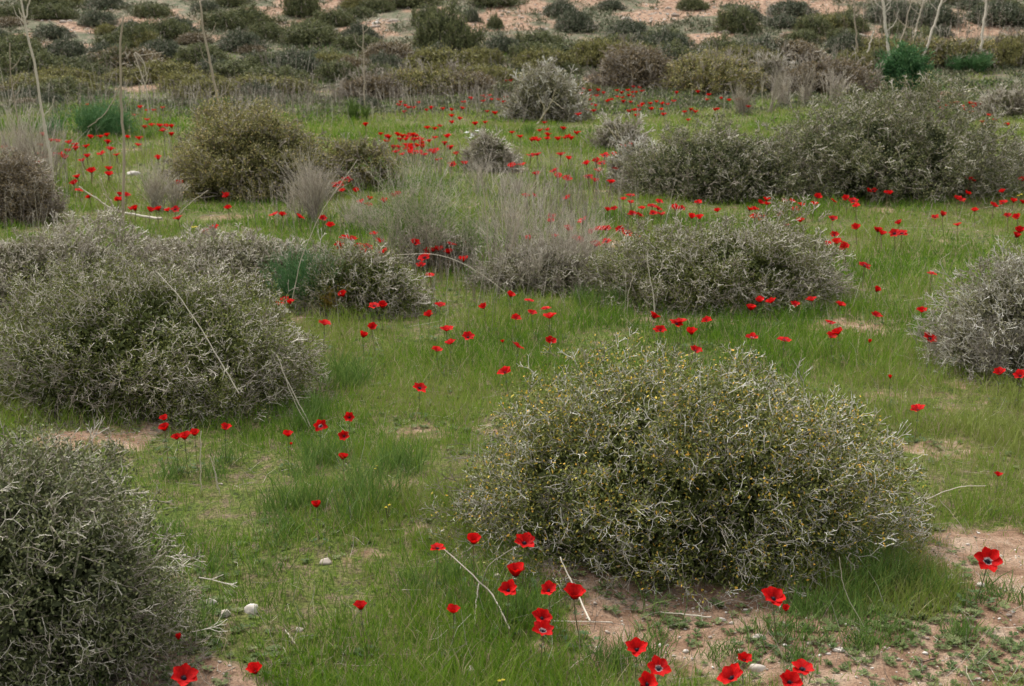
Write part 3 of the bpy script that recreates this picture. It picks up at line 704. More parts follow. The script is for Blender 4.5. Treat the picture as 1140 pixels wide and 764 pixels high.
def build_tall_dry():
    """thin dead grass stalks standing in the far brush"""
    mb = MB(); xs = []; ys = []; hs = []
    zones = [(520, 300, 140, 60, 260, .35), (620, 240, 80, 40, 200, .42), (470, 200, 90, 30, 120, .4), (560, 115, 150, 22, 420, .42), (270, 118, 200, 22, 620, .45), (30, 190, 60, 30, 160, .45), (880, 85, 110, 14, 260, .7), (1060, 60, 120, 14, 380, .9),
             (990, 30, 160, 14, 300, 1.0), (420, 90, 200, 12, 240, .6), (60, 110, 120, 20, 160, .7), (330, 240, 70, 30, 60, .3), (760, 130, 60, 14, 40, .5), (30, 240, 60, 30, 60, .4), (760, 70, 140, 10, 160, .6), (200, 190, 100, 30, 50, .45)]
    for px, py, w, hh, n, hm in zones:
        for _ in range(int(n * (.22 if py < 70 else .4 if hm > .45 else 1.3))):
            g = G(px + random.gauss(0, w * .5), max(6, py + random.gauss(0, hh * .5))); xs.append(g[0]); ys.append(g[1]); hs.append(hm * random.uniform(.4, 1.1))
    x = np.array(xs); y = np.array(ys); h = np.array(hs); n = len(x); rd = np.maximum(.001, .28 * y / F)
    P = np.stack([x, y, H(x, y) - .01], 1)
    D = nrm(np.stack([rng.normal(0, .16, n), rng.normal(0, .16, n), np.ones(n)], 1)); c = rng.random(n)
    P1 = P + D * h[:, None] * .5; D2 = nrm(D + rng.normal(0, .07, (n, 3))); P2 = P1 + D2 * h[:, None] * .5
    mb.tubes(P, P1, rd, rd * .85, rnd=c); mb.tubes(P1, P2, rd * .85, rd * .5, rnd=c)
    for k in range(3):
        s = rng.random(n)[:, None]; Q0 = P1 + (P2 - P1) * s; D3 = nrm(D + rng.normal(0, .45, (n, 3)))
        mb.tubes(Q0, Q0 + D3 * (h * rng.uniform(.08, .22, n))[:, None], rd * .6, rd * .4, rnd=c)
    tag(link('dry_grass', mb.mesh('dry_grass', M['dry'])), 'thin dead grass stalks standing in and behind the field', 'dry grass', kind='stuff')
build_tall_dry()

# ------------------------------------------------------------------ stones
def stone_into(mb, c, s, seed=0, rnd=None):
    g = np.random.default_rng(seed)
    nu, nv = (8, 6) if max(s) < .012 else (14, 10)
    th = np.linspace(0, 2 * PI, nu, endpoint=False); ph = np.linspace(-PI / 2, PI / 2, nv + 1)[1:-1]
    d = np.array([[math.cos(p) * math.cos(t), math.cos(p) * math.sin(t), math.sin(p)] for p in ph for t in th])
    d = np.concatenate([d, [[0, 0, -1]], [[0, 0, 1]]])
    cuts = nrm(g.normal(size=(13, 3)))
    lim = g.uniform(.48, .85, 13)
    proj = np.clip(d @ cuts.T, 1e-3, None)
    rad = np.minimum(1, np.min(lim[None] / proj, axis=1)) * (1 + g.normal(0, .03, len(d)))
    V = d * rad[:, None] * np.array(s) + np.array(c)
    R = len(ph); k = np.arange(nu); k2 = (k + 1) % nu
    Q = np.concatenate([np.stack([k + i * nu, k2 + i * nu, k2 + (i + 1) * nu, k + (i + 1) * nu], 1) for i in range(R - 1)])
    T = np.concatenate([np.stack([np.full(nu, R * nu), k2, k], 1), np.stack([np.full(nu, R * nu + 1), k + (R - 1) * nu, k2 + (R - 1) * nu], 1)])
    mb.add(V, Q=Q, T=T, rnd=g.uniform(.2, .9) if rnd is None else rnd)
ST = [(236, 671, 12, 9, .95, 'blue-white rough stone at the foot of the bottom left shrub'), (250, 683, 14, 10, .7, 'buff stone between the two whiter stones by the bottom left shrub'),
      (281, 679, 17, 12, .95, 'whitest angular stone, right of the stones by the bottom left shrub'), (362, 626, 13, 7, .45, 'flat pale stone in the grass below the lone cupped anemone'),
      (523, 747, 12, 10, .55, 'small buff stone at the bottom of the grass, left of the corner flowers'), (333, 702, 10, 6, .55, 'small tan stone right of the white angular stone'),
      (152, 748, 26, 12, .3, 'flat brown stone on the bare soil under the bottom left shrub'), (190, 751, 9, 5, .8, 'little pale stone on the bottom left soil patch'),
      (845, 744, 18, 9, .7, 'flat grey stone right of the small dark-centred anemone'), (804, 691, 8, 6, .95, 'white pebble on the soil in front of the largest shrub'),
      (843, 709, 12, 6, .7, 'buff pebble under the paired flower and bud'), (763, 725, 8, 6, .85, 'white pebble between the lower anemones'),
      (148, 193, 14, 5, 1., 'long whitish stone on the far green strip at the left'), (554, 641, 7, 6, .6, 'tan pebble at the foot of the largest shrub behind the red pair'),
      (927, 719, 8, 5, .9, 'white pebble on the soil right of the tall anemone'), (1092, 652, 12, 7, .8, 'pale stone at the foot of the anemone near the right edge'),
      (1060, 643, 12, 7, .6, 'buff stone in the grass left of the right-edge anemone'), (935, 724, 14, 5, .95, 'white flaky stone beside the white pebble on the soil')]
for i, (px, py, w, h, c, lab) in enumerate(ST):
    g = G(px, py + h * .3); u = g[1] / F; mb = MB()
    stone_into(mb, (0, 0, 0), (w * u * .68, w * u * .55, h * u * .75), 500 + i, rnd=c * .78)
    o = link('stone', mb.mesh('stone', M['stone']), None, (g[0], g[1], g[2] + h * u * .15)); tag(o, lab, 'stone', 'stones in the grass')
def build_gravel():
    mb = MB()
    x, y, r = scatter(60000, 2.2, 9); s = soil(x, y)
    k = (s > .5) & (rng.random(len(x)) < .25) | (rng.random(len(x)) < .006); x, y, r = x[k][:2600], y[k][:2600], r[k][:2600]
    for i in range(len(x)):
        sz = .0014 + .006 * rng.random() ** 6 + .0003 * r[i]
        stone_into(mb, (x[i], y[i], float(H(x[i], y[i])) + sz * .3), (sz * rng.uniform(.8, 1.5), sz, sz * .7), 900 + i % 40, rnd=float(rng.random() ** 1.6))
    tag(link('gravel', mb.mesh('gravel', M['stone'])), 'small pale gravel strewn over the bare soil', 'gravel', kind='stuff')
    mb = MB()
    for i in range(1300):
        px = random.choice([random.gauss(560, 120), random.gauss(740, 60), random.gauss(850, 50), random.gauss(80, 60), random.gauss(150, 60), random.gauss(430, 50)])
        py = max(3, random.gauss(24, 11) if px > 250 else random.gauss(36, 16))
        g = G(px, py); sz = random.uniform(.02, .055) * (1 + 1.5 * (random.random() < .06))
        if soil(g[0:1], g[1:2])[0] < .35: continue
        stone_into(mb, (g[0], g[1], g[2]), (sz * 1.4, sz, sz * .7), 900 + i % 40, rnd=rng.uniform(0, .75))
    tag(link('rubble', mb.mesh('rubble', M['stone'])), 'pale rubble on the bare slopes of the hill', 'rubble', kind='stuff')
build_gravel()

def build_hill_scrub():
    mb = MB(); n = 80000
    x, y, r = scatter(n, 22, 60, 30); sl_ = soil(x, y)
    k = (rng.random(n) < sst(21, 28, y) * np.clip(1.05 - .95 * sl_, 0.08, 1)) & (fbm(x, y, 1.1, 131, 3) > .42); x, y, r = x[k], y[k], r[k]
    m = 5; n = len(x) * m; u = np.repeat(r / F, m)
    X = np.repeat(x, m) + rng.normal(0, .06, n); Y = np.repeat(y, m) + rng.normal(0, .06, n)
    D = nrm(np.stack([rng.normal(0, .8, n), rng.normal(0, .8, n), rng.uniform(.2, 1.4, n)], 1))
    P = np.stack([X, Y, H(X, Y) + rng.uniform(0, .06, n)], 1)
    mb.leaves(P, D, rng.normal(size=(n, 3)), u * rng.uniform(2, 6, n), u * rng.uniform(.8, 1.6, n), np.repeat(rng.beta(2, 3, len(x)), m) + rng.normal(0, .08, n))
    tag(link('hillside_herbs', mb.mesh('hillside_herbs', M['scrub'])), 'low grey-green herbs and dry scrub covering the hillside', 'scrub', kind='stuff')
build_hill_scrub()

# ------------------------------------------------------------------ dead stalks and fallen branches
def curve(pts, n=14):
    pts = np.asarray(pts, float)
    if len(pts) < 3: 
        t = np.linspace(0, 1, n)[:, None]; return pts[0] + (pts[-1] - pts[0]) * t
    P = np.concatenate([[2 * pts[0] - pts[1]], pts, [2 * pts[-1] - pts[-2]]]); out = []
    m = max(3, n // (len(pts) - 1))
    for i in range(1, len(P) - 2):
        for t in np.linspace(0, 1, m, endpoint=False):
            a, b, c, d = P[i - 1], P[i], P[i + 1], P[i + 2]
            out.append(.5 * ((2 * b) + (-a + c) * t + (2 * a - 5 * b + 4 * c - d) * t * t + (-a + 3 * b - 3 * c + d) * t ** 3))
    out.append(P[-2]); return np.array(out)
g_thin = True
def stick(label, lines, depth_base=None, mat='straw', name='dead_stalk', cat='dead stalk', rnd=.6, group=None, lean=0.12):
    """lines: [(pixels, r0px, r1px, height)]; the first line's last point (or depth_base) fixes the distance of an upright stalk"""
    first = lines[0][0]; g_thin = group is None
    if depth_base: gb = G(*depth_base)
    else: gb = G(*max(first, key=lambda p: p[1]))
    root = empty(name, tuple(gb), 0, label, cat, group)
    u = gb[1] / F; rg = random.Random(label)
    if group and len(first) > 2:
        lines = list(lines)
        for _ in range(4):
            i_ = rg.randrange(1, len(first) - 1); t_ = rg.random(); a_, b_ = first[i_], first[i_ + 1] if i_ + 1 < len(first) else first[i_]
            x0, y0 = a_[0] + (b_[0] - a_[0]) * t_, a_[1] + (b_[1] - a_[1]) * t_; sg = rg.choice((-1, 1)); l_ = rg.uniform(8, 20)
            lines.append(([(x0, y0), (x0 + sg * l_ * .5, y0 - l_ * .5), (x0 + sg * l_ * .7, y0 - l_ * rg.uniform(.9, 1.3))], .55, .3))
    for k, (px, r0, r1) in enumerate(lines):
        pts = []
        for j, p in enumerate(px):
            q = at_depth(p[0], p[1], gb[1]); h = max(q[2] - gb[2], 0)
            q = at_depth(p[0], p[1], gb[1] + lean * h * (1 if len(label) % 2 else -1) + rg.uniform(-.01, .01) * (k > 0)); pts.append(q - gb)
        c = curve(pts, 22); ph_ = rg.uniform(0, 6); c += np.array([[(rg.gauss(0, .28) + .35 * math.sin(ph_ + q_ * .9)) * u * min(q_, 1), rg.gauss(0, .3) * u, 0] for q_ in range(len(c))])
        mb = MB(); mb.sweep(c, np.linspace(r0, r1, len(c)) * u * (.52 if g_thin else .85), sides=6, rnd=rnd)
        link('stalk' if k == 0 else 'side_branch', mb.mesh('stalk', M[mat], smooth=True), root)
    return root
def fallen(label, lines, mat='straw', name='fallen_branch', rnd=.6, cat='dead branch'):
    g0 = G(*lines[0][0][0][:2]); root = empty(name, tuple(g0), 0, label, cat)
    for k, (px, r0, r1) in enumerate(lines):
        pts = []
        for p in px:
            h = p[2] if len(p) > 2 else .015
            g = G(p[0], p[1], h); g[2] += h; pts.append(g - g0)
        u = g0[1] / F; c = curve(pts, 14); rg = random.Random(label + str(k)); c += np.array([[rg.gauss(0, .4) * u, rg.gauss(0, .4) * u, rg.gauss(0, .3) * u] for _ in c])
        mb = MB(); mb.sweep(c, np.linspace(r0, r1, len(c)) * u * (.62 if g_thin else .9), sides=6, rnd=rnd)
        link('limb' if k == 0 else 'side_branch', mb.mesh('limb', M[mat], smooth=True), root)
G1 = 'tall dead stalks'
stick('tall pale leaning dead stalk with forked top at the upper left', [([(62, 232), (55, 170), (46, 120), (38, 70), (28, 25), (18, -30)], 1.9, 1.1), ([(28, 25), (33, 0), (40, -20)], 1.0, .6), ([(33, 48), (22, 12)], .8, .5)], rnd=.85, group=G1)
stick('straight brown-grey dead stalk right of the pale leaning one', [([(137, 250), (138, 180), (135, 110), (134, 60), (137, 18)], 2.0, 1.1), ([(134, 95), (118, 125), (98, 142)], .8, .5)], rnd=.45, group=G1)
stick('tan dead stalk leaning over the round olive-brown bush', [([(247, 150), (243, 115), (234, 70), (226, 30), (223, 2)], 1.9, 1.1)], (250, 205), rnd=.5, group=G1)
stick('thin dark dead stalk nearest the left edge', [([(42, 205), (33, 180), (22, 145), (14, 100), (10, 48)], 1.0, .6)], rnd=.3, group=G1)
stick('bent twig hanging from a thin stalk above the left field', [([(165, 125), (163, 100), (150, 60), (160, 70), (164, 85)], .8, .7), ([(164, 84), (160, 103)], .9, .6), ([(155, 62), (183, 58)], .6, .4)], (166, 150), rnd=.7, group=G1)
stick('white dead stalk rising from the dark fennel clump', [([(992, 75), (988, 45), (985, 20), (981, -25)], 2.0, 1.4)], (994, 90), rnd=1., group=G1)
stick('pale dead stalk leaning right above the dark fennel', [([(1027, 66), (1036, 40), (1045, 12), (1053, -15)], 1.7, 1.2)], (1025, 76), rnd=.8, group=G1)
stick('pale dead stalk at the foot of the hill, nearest the right edge', [([(1091, 62), (1094, 35), (1098, 5), (1102, -20)], 1.7, 1.3)], (1091, 76), rnd=.8, group=G1)
stick('thin dead stalk between the white and the right-leaning ones', [([(1017, 56), (1020, 30), (1029, 0)], 1.2, .8)], (1016, 70), rnd=.7, group=G1)
stick('thin brown dead stalk left of the white one above the fennel', [([(955, 58), (952, 25), (949, -15)], 1.1, .8)], (955, 70), rnd=.45, group=G1)
stick('short pale dead stalk left of the dark fennel', [([(966, 60), (972, 35)], 1.1, .7)], (966, 72), rnd=.8, group=G1)
stick('slanting dead stalk crossing behind the dark fennel', [([(985, 70), (1003, 45), (1015, 0)], .9, .7)], (984, 82), rnd=.5, group=G1)
stick('faint upright stalk above the low brown-green bush', [([(406, 118), (405, 70), (404, 28)], 1.0, .7)], (406, 124), rnd=.55, group=G1)
stick('long straw stalk lying across the big grey-olive mound', [([(266, 438), (238, 390), (205, 338), (176, 304)], 1.4, 1.0)], (290, 500), rnd=.9, lean=.0)
stick('thin stalk leaning from the feathery plant up to the mauve brush', [([(325, 335), (335, 290), (352, 248), (372, 215), (398, 178)], 1.0, .7)], (324, 352), rnd=.7, lean=0)
stick('curved thin stalk over the left edge of the round olive-brown bush', [([(196, 242), (213, 225), (232, 212)], .9, .7)], rnd=.7, lean=0)
stick('double straw leaning beside the left mound, above the lone open anemones', [([(350, 482), (333, 450), (318, 420), (308, 395)], 1.2, .9), ([(345, 480), (325, 440), (312, 404)], .9, .7)], rnd=.8, lean=0)
stick('thin tan stalk in the central dry tangle, leaning right', [([(566, 300), (572, 262), (585, 225), (603, 188)], 1.6, 1.0), ([(574, 258), (598, 218), (615, 200)], .9, .6)], (566, 318), rnd=.55, lean=0)
stick('pale upright stalk left in the central dry tangle', [([(545, 300), (541, 240), (537, 200)], 1.4, 1.0)], (545, 320), rnd=.55, lean=0)
stick('arching grey twig left of the central tangle', [([(572, 333), (545, 312), (512, 292), (480, 283), (440, 284)], 1.0, .7)], rnd=.75, lean=0)
stick('short grey dead stem standing in the grass by the clustered anemones', [([(224, 550), (223, 515), (224, 480)], 1.2, .9)], rnd=.75, lean=0)
stick('split grey stem standing right of the short dead stem', [([(245, 552), (240, 528), (234, 508)], 1.5, .9), ([(242, 545), (239, 526), (238, 508)], .9, .7)], rnd=.7, lean=0)
stick('thin curving dead stem in the grass right of the largest shrub', [([(967, 706), (952, 680), (940, 655), (934, 620)], 1.0, .7)], rnd=.7, lean=0)
stick('long twig arching right out of the largest shrub', [([(1020, 562), (1045, 550), (1070, 542), (1098, 541)], 1.2, .7), ([(1046, 556), (1066, 580), (1085, 608)], .8, .5)], (1030, 600), rnd=.85, lean=0)
stick('pale forked stem hanging in front of the green and grey shrub', [([(729, 350), (727, 325), (722, 300), (721, 280)], 1.3, .9), ([(727, 312), (737, 298)], .8, .5)], (730, 362), rnd=.85, lean=0)
stick('thin upright stem right of the pale forked stem', [([(698, 352), (700, 325), (708, 302)], 1.0, .6)], rnd=.7, lean=0)
fallen('white fallen branch with an upright fork on the left green strip', [([(180, 244, .05), (158, 241, .06), (128, 234, .10), (108, 222, .22), (88, 208, .38)], 2.4, 1.2), ([(128, 234, .10), (120, 220, .25), (112, 200, .42)], 1.6, .8), ([(124, 224, .2), (115, 216, .3)], .8, .6)], rnd=.98)
fallen('grey dead branch lying left of the red pair in the foreground', [([(568, 702, .02), (548, 664, .05), (533, 648, .08), (512, 628, .10), (488, 608, .12)], 1.9, 1.0), ([(536, 651, .08), (545, 630, .16), (575, 610, .22)], 1.1, .6), ([(533, 650, .07), (530, 675, .03), (528, 700, .01)], 1.3, .9)], mat='twig_brown', rnd=.75)
fallen('white stick crossing behind the largest foreground anemones', [([(657, 692, .015), (646, 668, .05), (632, 640, .09), (624, 622, .12)], 2., 1.2), ([(585, 692, .01), (630, 692, .012), (682, 693, .01)], 1.3, 1.0)], rnd=.9)
fallen('thin pale twig on the soil at the foot of the largest shrub', [([(792, 688, .01), (765, 685, .012), (735, 682, .01)], 1.4, .9)], rnd=.9)
fallen('short pale twig on the soil right of the tall open anemone', [([(905, 663, .01), (884, 660, .02), (872, 661, .01)], 1.6, 1.0)], rnd=.95)
fallen('dark stick lying in the bottom grass, left of the buff stone', [([(428, 740, .01), (400, 742, .015), (372, 740, .01)], 1.4, .9)], rnd=.2)
fallen('small twig lying on the bottom left soil patch', [([(262, 745, .008), (245, 752, .01)], 1.3, .9)], rnd=.2)
fallen('grey straw lying across the grass edge, right of the white stones', [([(318, 703, .01), (328, 716, .02)], 1.4, .9)], rnd=.8)
fallen('dark leaf-like chip of wood on the right bare soil', [([(1042, 734, .006), (1028, 736, .01), (1020, 731, .006)], 2.0, .8)], mat='litter', rnd=.0)
fallen('pair of thin white stems in the small grey bush', [([(690, 166, .1), (682, 150, .35), (676, 140, .5)], 1.0, .7), ([(697, 166, .1), (689, 150, .35), (683, 138, .5)], 1.0, .7)], rnd=.9)
fallen('fan of dead grey stems under the silvery loose shrub', [([(598, 138, .05), (612, 118, .4), (618, 100, .7)], 1.1, .7), ([(600, 138, .05), (606, 122, .3), (598, 104, .6)], .9, .7), ([(640, 132, .02), (625, 120, .25), (612, 110, .5)], 1.1, .7)], rnd=.75)

# ------------------------------------------------------------------ anemones
def petal_mesh(name, rise, mat, seed, L=.034, W=.027, curl=.0):
    """one petal rooted at the origin, pointing along +x, rising by 'rise' radians and cupping"""
    g = np.random.default_rng(seed); nu, nv = 7, 5; V = []; R = []
    for i in range(nu):
        t = i / (nu - 1)
        w = W * .5 * (math.sin(PI * (t ** 1.35 * .84 + .06)) ** .8) * (1 - .12 * t)
        a = rise - curl * t * t
        for j in range(nv):
            s = (j / (nv - 1) - .5) * 2
            x = L * t * math.cos(rise * (1 - .25 * t)) ; z = L * t * math.sin(rise * (1 - .25 * t)) - curl * L * t * t * .5 + .25 * w * s * s
            x -= .10 * L * (abs(s) ** 2) * t
            V.append([.002 + x + g.normal(0, .0004), w * s, z + g.normal(0, .0007) * t]); R.append(t)
    V = np.array(V)
    Q = [[i * nv + j, (i + 1) * nv + j, (i + 1) * nv + j + 1, i * nv + j + 1] for i in range(nu - 1) for j in range(nv - 1)]
    mb = MB(); mb.add(V, Q=Q, rnd=np.array(R))
    return mb, V, Q, np.array(R)
def centre_into(mb, mat=0):
    stone = MB(); g = np.random.default_rng(3); n = 8
    rings = [(.0, .0035), (.0035, .0055), (.0065, .005), (.009, .003)]
    pts = np.array([[0, 0, z] for z, r in rings]); rad = [r for z, r in rings]
    mb.sweep(pts, rad, sides=8, rnd=.2, mat=mat)
    a = np.linspace(0, 2 * PI, 20, endpoint=False); r = .0095
    P0 = np.stack([.003 * np.cos(a), .003 * np.sin(a), np.full(20, .001)], 1); P1 = np.stack([r * np.cos(a), r * np.sin(a), np.full(20, .006)], 1)
    mb.tubes(P0, P1, .0004, .0011, rnd=.8, mat=mat)
KINDS = {  # rise angles of the petals, petal length, width
    'open':   (.80, .035, .030), 'wide': (.50, .035, .030), 'cup': (1.15, .036, .036), 'half': (1.0, .034, .031), 'bud': (1.42, .024, .020), 'white': (.68, .035, .029)}
def flower_pieces(kind, seed, npet=6):
    rise, L, W = KINDS[kind]; g = np.random.default_rng(seed); out = []
    for k in range(npet):
        mb, V, Q, R = petal_mesh('petal', rise + g.normal(0, .13), None, seed * 10 + k, L * g.uniform(.92, 1.08), W * g.uniform(.9, 1.08), curl=g.uniform(0, .25) if kind in ('open', 'wide', 'white') else 0)
        a = k * 2 * PI / npet + g.normal(0, .08); c, s = math.cos(a), math.sin(a)
        V2 = V.copy(); V2[:, 0] = V[:, 0] * c - V[:, 1] * s; V2[:, 1] = V[:, 0] * s + V[:, 1] * c; V2[:, 2] += .0006 * (k % 2)
        out.append((V2, Q, R * .999 if kind == 'white' else np.clip(R + g.normal(0, .06), .02, 1)))
    return out
def pmat(kind): return M['petal_white'] if kind == 'white' else M['petal']
HB = .125   # stem height
def stem_curve(mb, seed, h=HB, mat=0, r=.0013):
    g = np.random.default_rng(seed); b = g.normal(0, .012, 2)
    t = np.linspace(0, 1, 7)[:, None]
    pts = np.concatenate([b[0] * (1 - t) ** 1.5 , b[1] * (1 - t) ** 1.5, -h + h * t], 1); pts = pts * 1.0
    mb.sweep(pts, [r * 1.1, r * 1.05, r, r, r, r, r * .9], sides=5, rnd=g.uniform(0, 1), mat=mat)
    return pts
def ruff_into(mb, seed, pts, mat=0, n=9):
    g = np.random.default_rng(seed + 5); c = pts[4]
    a = np.arange(n) * 2 * PI / n + g.normal(0, .2, n)
    D = np.stack([np.cos(a), np.sin(a), g.uniform(.3, 1.1, n)], 1)
    mb.leaves(np.repeat(c[None], n, 0), D, np.tile([[0, 0, 1.]], (n, 1)), g.uniform(.010, .017, n), .0045, g.random(n), mat=mat)
def basal_into(mb, seed, pts, mat=0):
    g = np.random.default_rng(seed + 6)
    base = pts[0]
    for j in range(7):      # divided basal leaves
        a = j * 2 * PI / 7 + g.normal(0, .3); d = np.array([math.cos(a), math.sin(a), .45]); q = base + d * .03
        mb.tubes(base[None], q[None], .0007, .0006, rnd=.4, mat=mat)
        k = 7; aa = a + np.linspace(-1.1, 1.1, k)
        mb.leaves(np.repeat(q[None], k, 0), np.stack([np.cos(aa), np.sin(aa), g.uniform(.1, .5, k)], 1), np.tile([[0, 0, 1.]], (k, 1)), g.uniform(.012, .022, k), .006, g.random(k), mat=mat)
# detailed prototypes: data for parts
DET = {}
for kind in KINDS:
    for v in range(3):
        seed = 40 + v * 7 + len(kind); pcs = flower_pieces(kind, seed, 6 if kind != 'bud' else 6); pm = []
        for V2, Q, R in pcs:
            mb = MB(); mb.add(V2, Q=Q, rnd=R); pm.append(mb.mesh('petal', pmat(kind), smooth=True))
        s = MB(); pts = stem_curve(s, seed); l = MB(); ruff_into(l, seed, pts); l2 = MB(); basal_into(l2, seed, pts); c = MB(); centre_into(c)
        DET[kind, v] = (pm, s.mesh('stem', M['stem'], smooth=True), l.mesh('leaf_ruff', M['ruff']), l2.mesh('basal_leaves', M['ruff']), c.mesh('centre', M['black'], smooth=True))
LOW = {}
for kind in KINDS:
    for v in range(2):
        seed = 90 + v * 7 + len(kind); b = MB()
        for V2, Q, R in flower_pieces(kind, seed):
            b.add(V2, Q=Q, rnd=R, mat=0)
        s = MB(); s2 = MB(); pts = stem_curve(s, seed, r=.0022)
        centre_into(b, mat=1)
        LOW[kind, v] = (b.mesh('bloom', [pmat(kind), M['black']], smooth=True), s.mesh('stem', M['stem']))
        # whole flower as one mesh for the far ones
        w = MB()
        for V2, Q, R in flower_pieces(kind, seed): w.add(V2, Q=Q, rnd=R, mat=0)
        stem_curve(w, seed, r=.0030, mat=1); centre_into(w, mat=2)
        LOW[kind, v, 'one'] = w.mesh('anemone', [pmat(kind), M['stem'], M['black']], smooth=True)

def bloom_point(px, py, h=HB):
    """stem foot for a bloom seen at px, py; a bloom standing before a shrub gets a longer stem"""
    for k in range(9):
        hh = h + .03 * k; g = G(px, py, hh)
        if not any(((g[0] - a) / (rx * .86)) ** 2 + ((g[1] - b) / (ry * .86)) ** 2 < 1 for a, b, rx, ry in FOOT): break
    else: hh = h; g = G(px, py, h)
    return g, hh
def flower(px, py, kind, label, size=1.0, tilt=.25, face=None, lod=0, group='red anemones in the field'):
    g, hh = bloom_point(px, py)
    s = size; rg = random.Random(px * 7919 + py * 31)
    face = rg.uniform(-PI, PI) if face is None else face       # direction the bloom nods to
    v = rg.randrange(3) if lod == 0 else rg.randrange(2)
    top = g[2] + hh
    d = g[1] / F
    # bloom frame: tilt towards 'face' (0 = towards the viewer's side, -y)
    head_rot = (Matrix.Rotation(face, 3, 'Z') @ Matrix.Rotation(tilt, 3, 'X') @ Matrix.Rotation(rg.uniform(0, 6.28), 3, 'Z')).to_euler()
    if lod == 0:
        root = empty('anemone', (g[0], g[1], g[2]), 0, label, 'flower', group)
        pm, sm, lm, lb, cm = DET[kind, v]
        e = head_rot
        for me, nm in [(sm, 'stem'), (lm, 'leaf_ruff'), (lb, 'basal_leaves')]:
            o = link(nm, me, root, (0, 0, hh)); o.scale = (s, s, hh / HB)
        for me in pm:
            o = link('petal', me, root, (0, 0, hh)); o.rotation_euler = e; o.scale = (s, s, s)
        if kind not in ('bud',):
            o = link('centre', cm, root, (0, 0, hh)); o.rotation_euler = e; o.scale = (s * .9, s * .9, s * .9)
    elif lod == 1:
        root = empty('anemone', (g[0], g[1], g[2]), 0, label, 'flower', group)
        bm_, sm = LOW[kind, v]
        o = link('stem', sm, root, (0, 0, hh)); o.scale = (s, s, hh / HB)
        o = link('bloom', bm_, root, (0, 0, hh)); o.rotation_euler = head_rot; o.scale = (s, s, s)
    else:
        o = link('anemone', LOW[kind, v, 'one'], None, (g[0], g[1], top)); o.rotation_euler = (rg.gauss(.18, .12), rg.gauss(0, .12), 0); o.scale = (s, s, s * .8 + .2 * hh / HB)
        tag(o, label, 'flower', group)

NEAR = [
 (205, 757, 'open', 1.15, 'large open anemone at the bottom edge, on the left soil patch'), (285, 751, 'half', .85, 'small anemone right of the large one on the left soil patch'),
 (199, 713, 'bud', .7, 'tiny dark red bud against the bottom left shrub'), (402, 680, 'half', .8, 'lone cupped anemone in the lower grass, left of the dead branch'),
 (505, 683, 'half', .75, 'small anemone below the grey dead branch in the foreground'), (527, 606, 'cup', .95, 'cup-shaped anemone at the lower left foot of the largest shrub'),
 (487, 612, 'wide', .75, 'small flat anemone with a white base, left of the cup-shaped one'), (584, 607, 'open', 1.1, 'open black-centred anemone standing above the red pair by the largest shrub'),
 (574, 643, 'cup', 1.2, 'large cupped anemone, upper of the touching pair in the foreground'), (566, 659, 'open', .95, 'open anemone, lower of the touching pair in the foreground'),
 (611, 660, 'open', .85, 'smaller star-like anemone between the red pair and the broad anemone'), (639, 668, 'half', 1.3, 'broad anemone with the white stick passing behind it'),
 (603, 691, 'open', .95, 'upper of two overlapping anemones under the broad one'), (604, 705, 'white', .95, 'lower of two overlapping anemones, with a white ring in its centre'),
 (709, 726, 'open', 1.0, 'anemone with one raised petal, upper left of the bottom centre flowers'), (733, 747, 'white', 1.0, 'anemone with white ring, at the bottom beside the one with a raised petal'),
 (720, 763, 'open', .9, 'anemone cut by the bottom edge below the bottom centre pair'), (861, 669, 'open', 1.15, 'tall open anemone on the bare soil with a bud beside it'),
 (875, 682, 'bud', .8, 'closed round bud beside the tall open anemone'), (828, 737, 'half', .72, 'small dark-centred anemone left of the flat grey stone'),
 (815, 757, 'open', 1.1, 'large anemone at the bottom edge below the small dark-centred one'), (893, 748, 'wide', .95, 'flat anemone at the bottom, upper of the pair right of centre'),
 (878, 762, 'open', 1.0, 'anemone cut by the bottom edge, lower of the pair right of centre'), (1099, 627, 'white', 1.35, 'largest open anemone near the right edge beside bare soil'),
 (1111, 531, 'half', .6, 'small half-open anemone in grass at the right edge, above the largest one'), (353, 566, 'cup', .75, 'lone cup-shaped anemone in the grass left of centre'),
 (382, 512, 'cup', .75, 'cup-shaped anemone directly under two dark-centred ones'), (321, 487, 'half', .85, 'anemone with a bud just below it, right of the big left mound'),
 (324, 496, 'bud', .45, 'small bud right under the anemone by the big left mound'), (357, 475, 'white', .9, 'anemone facing out with a white centre ring, beside the double straw'),
 (389, 466, 'open', .75, 'black-centred anemone facing out, upper of two'), (383, 486, 'open', .75, 'black-centred anemone facing out, lower of two'),
 (184, 480, 'cup', .95, 'cupped anemone, lower of two at the foot of the left mound'), (183, 469, 'half', .8, 'anemone peeping above the cupped one at the foot of the left mound'),
 (197, 490, 'half', .8, 'left of three overlapping anemones below the left mound'), (206, 490, 'cup', .95, 'middle of three overlapping anemones below the left mound'),
 (217, 486, 'cup', .85, 'right of three overlapping anemones below the left mound'), (251, 479, 'half', .9, 'anemone alone right of the three overlapping ones'),
]
for px, py, kd, s, lab in NEAR:
    face = random.gauss(0, .45); tl = random.uniform(.45, .65) if kd in ('open', 'white') else random.uniform(.12, .35)
    if 'facing out' in lab: face, tl = 0, .95
    flower(px, py, kd, lab, s * .87, tl, face, 0)

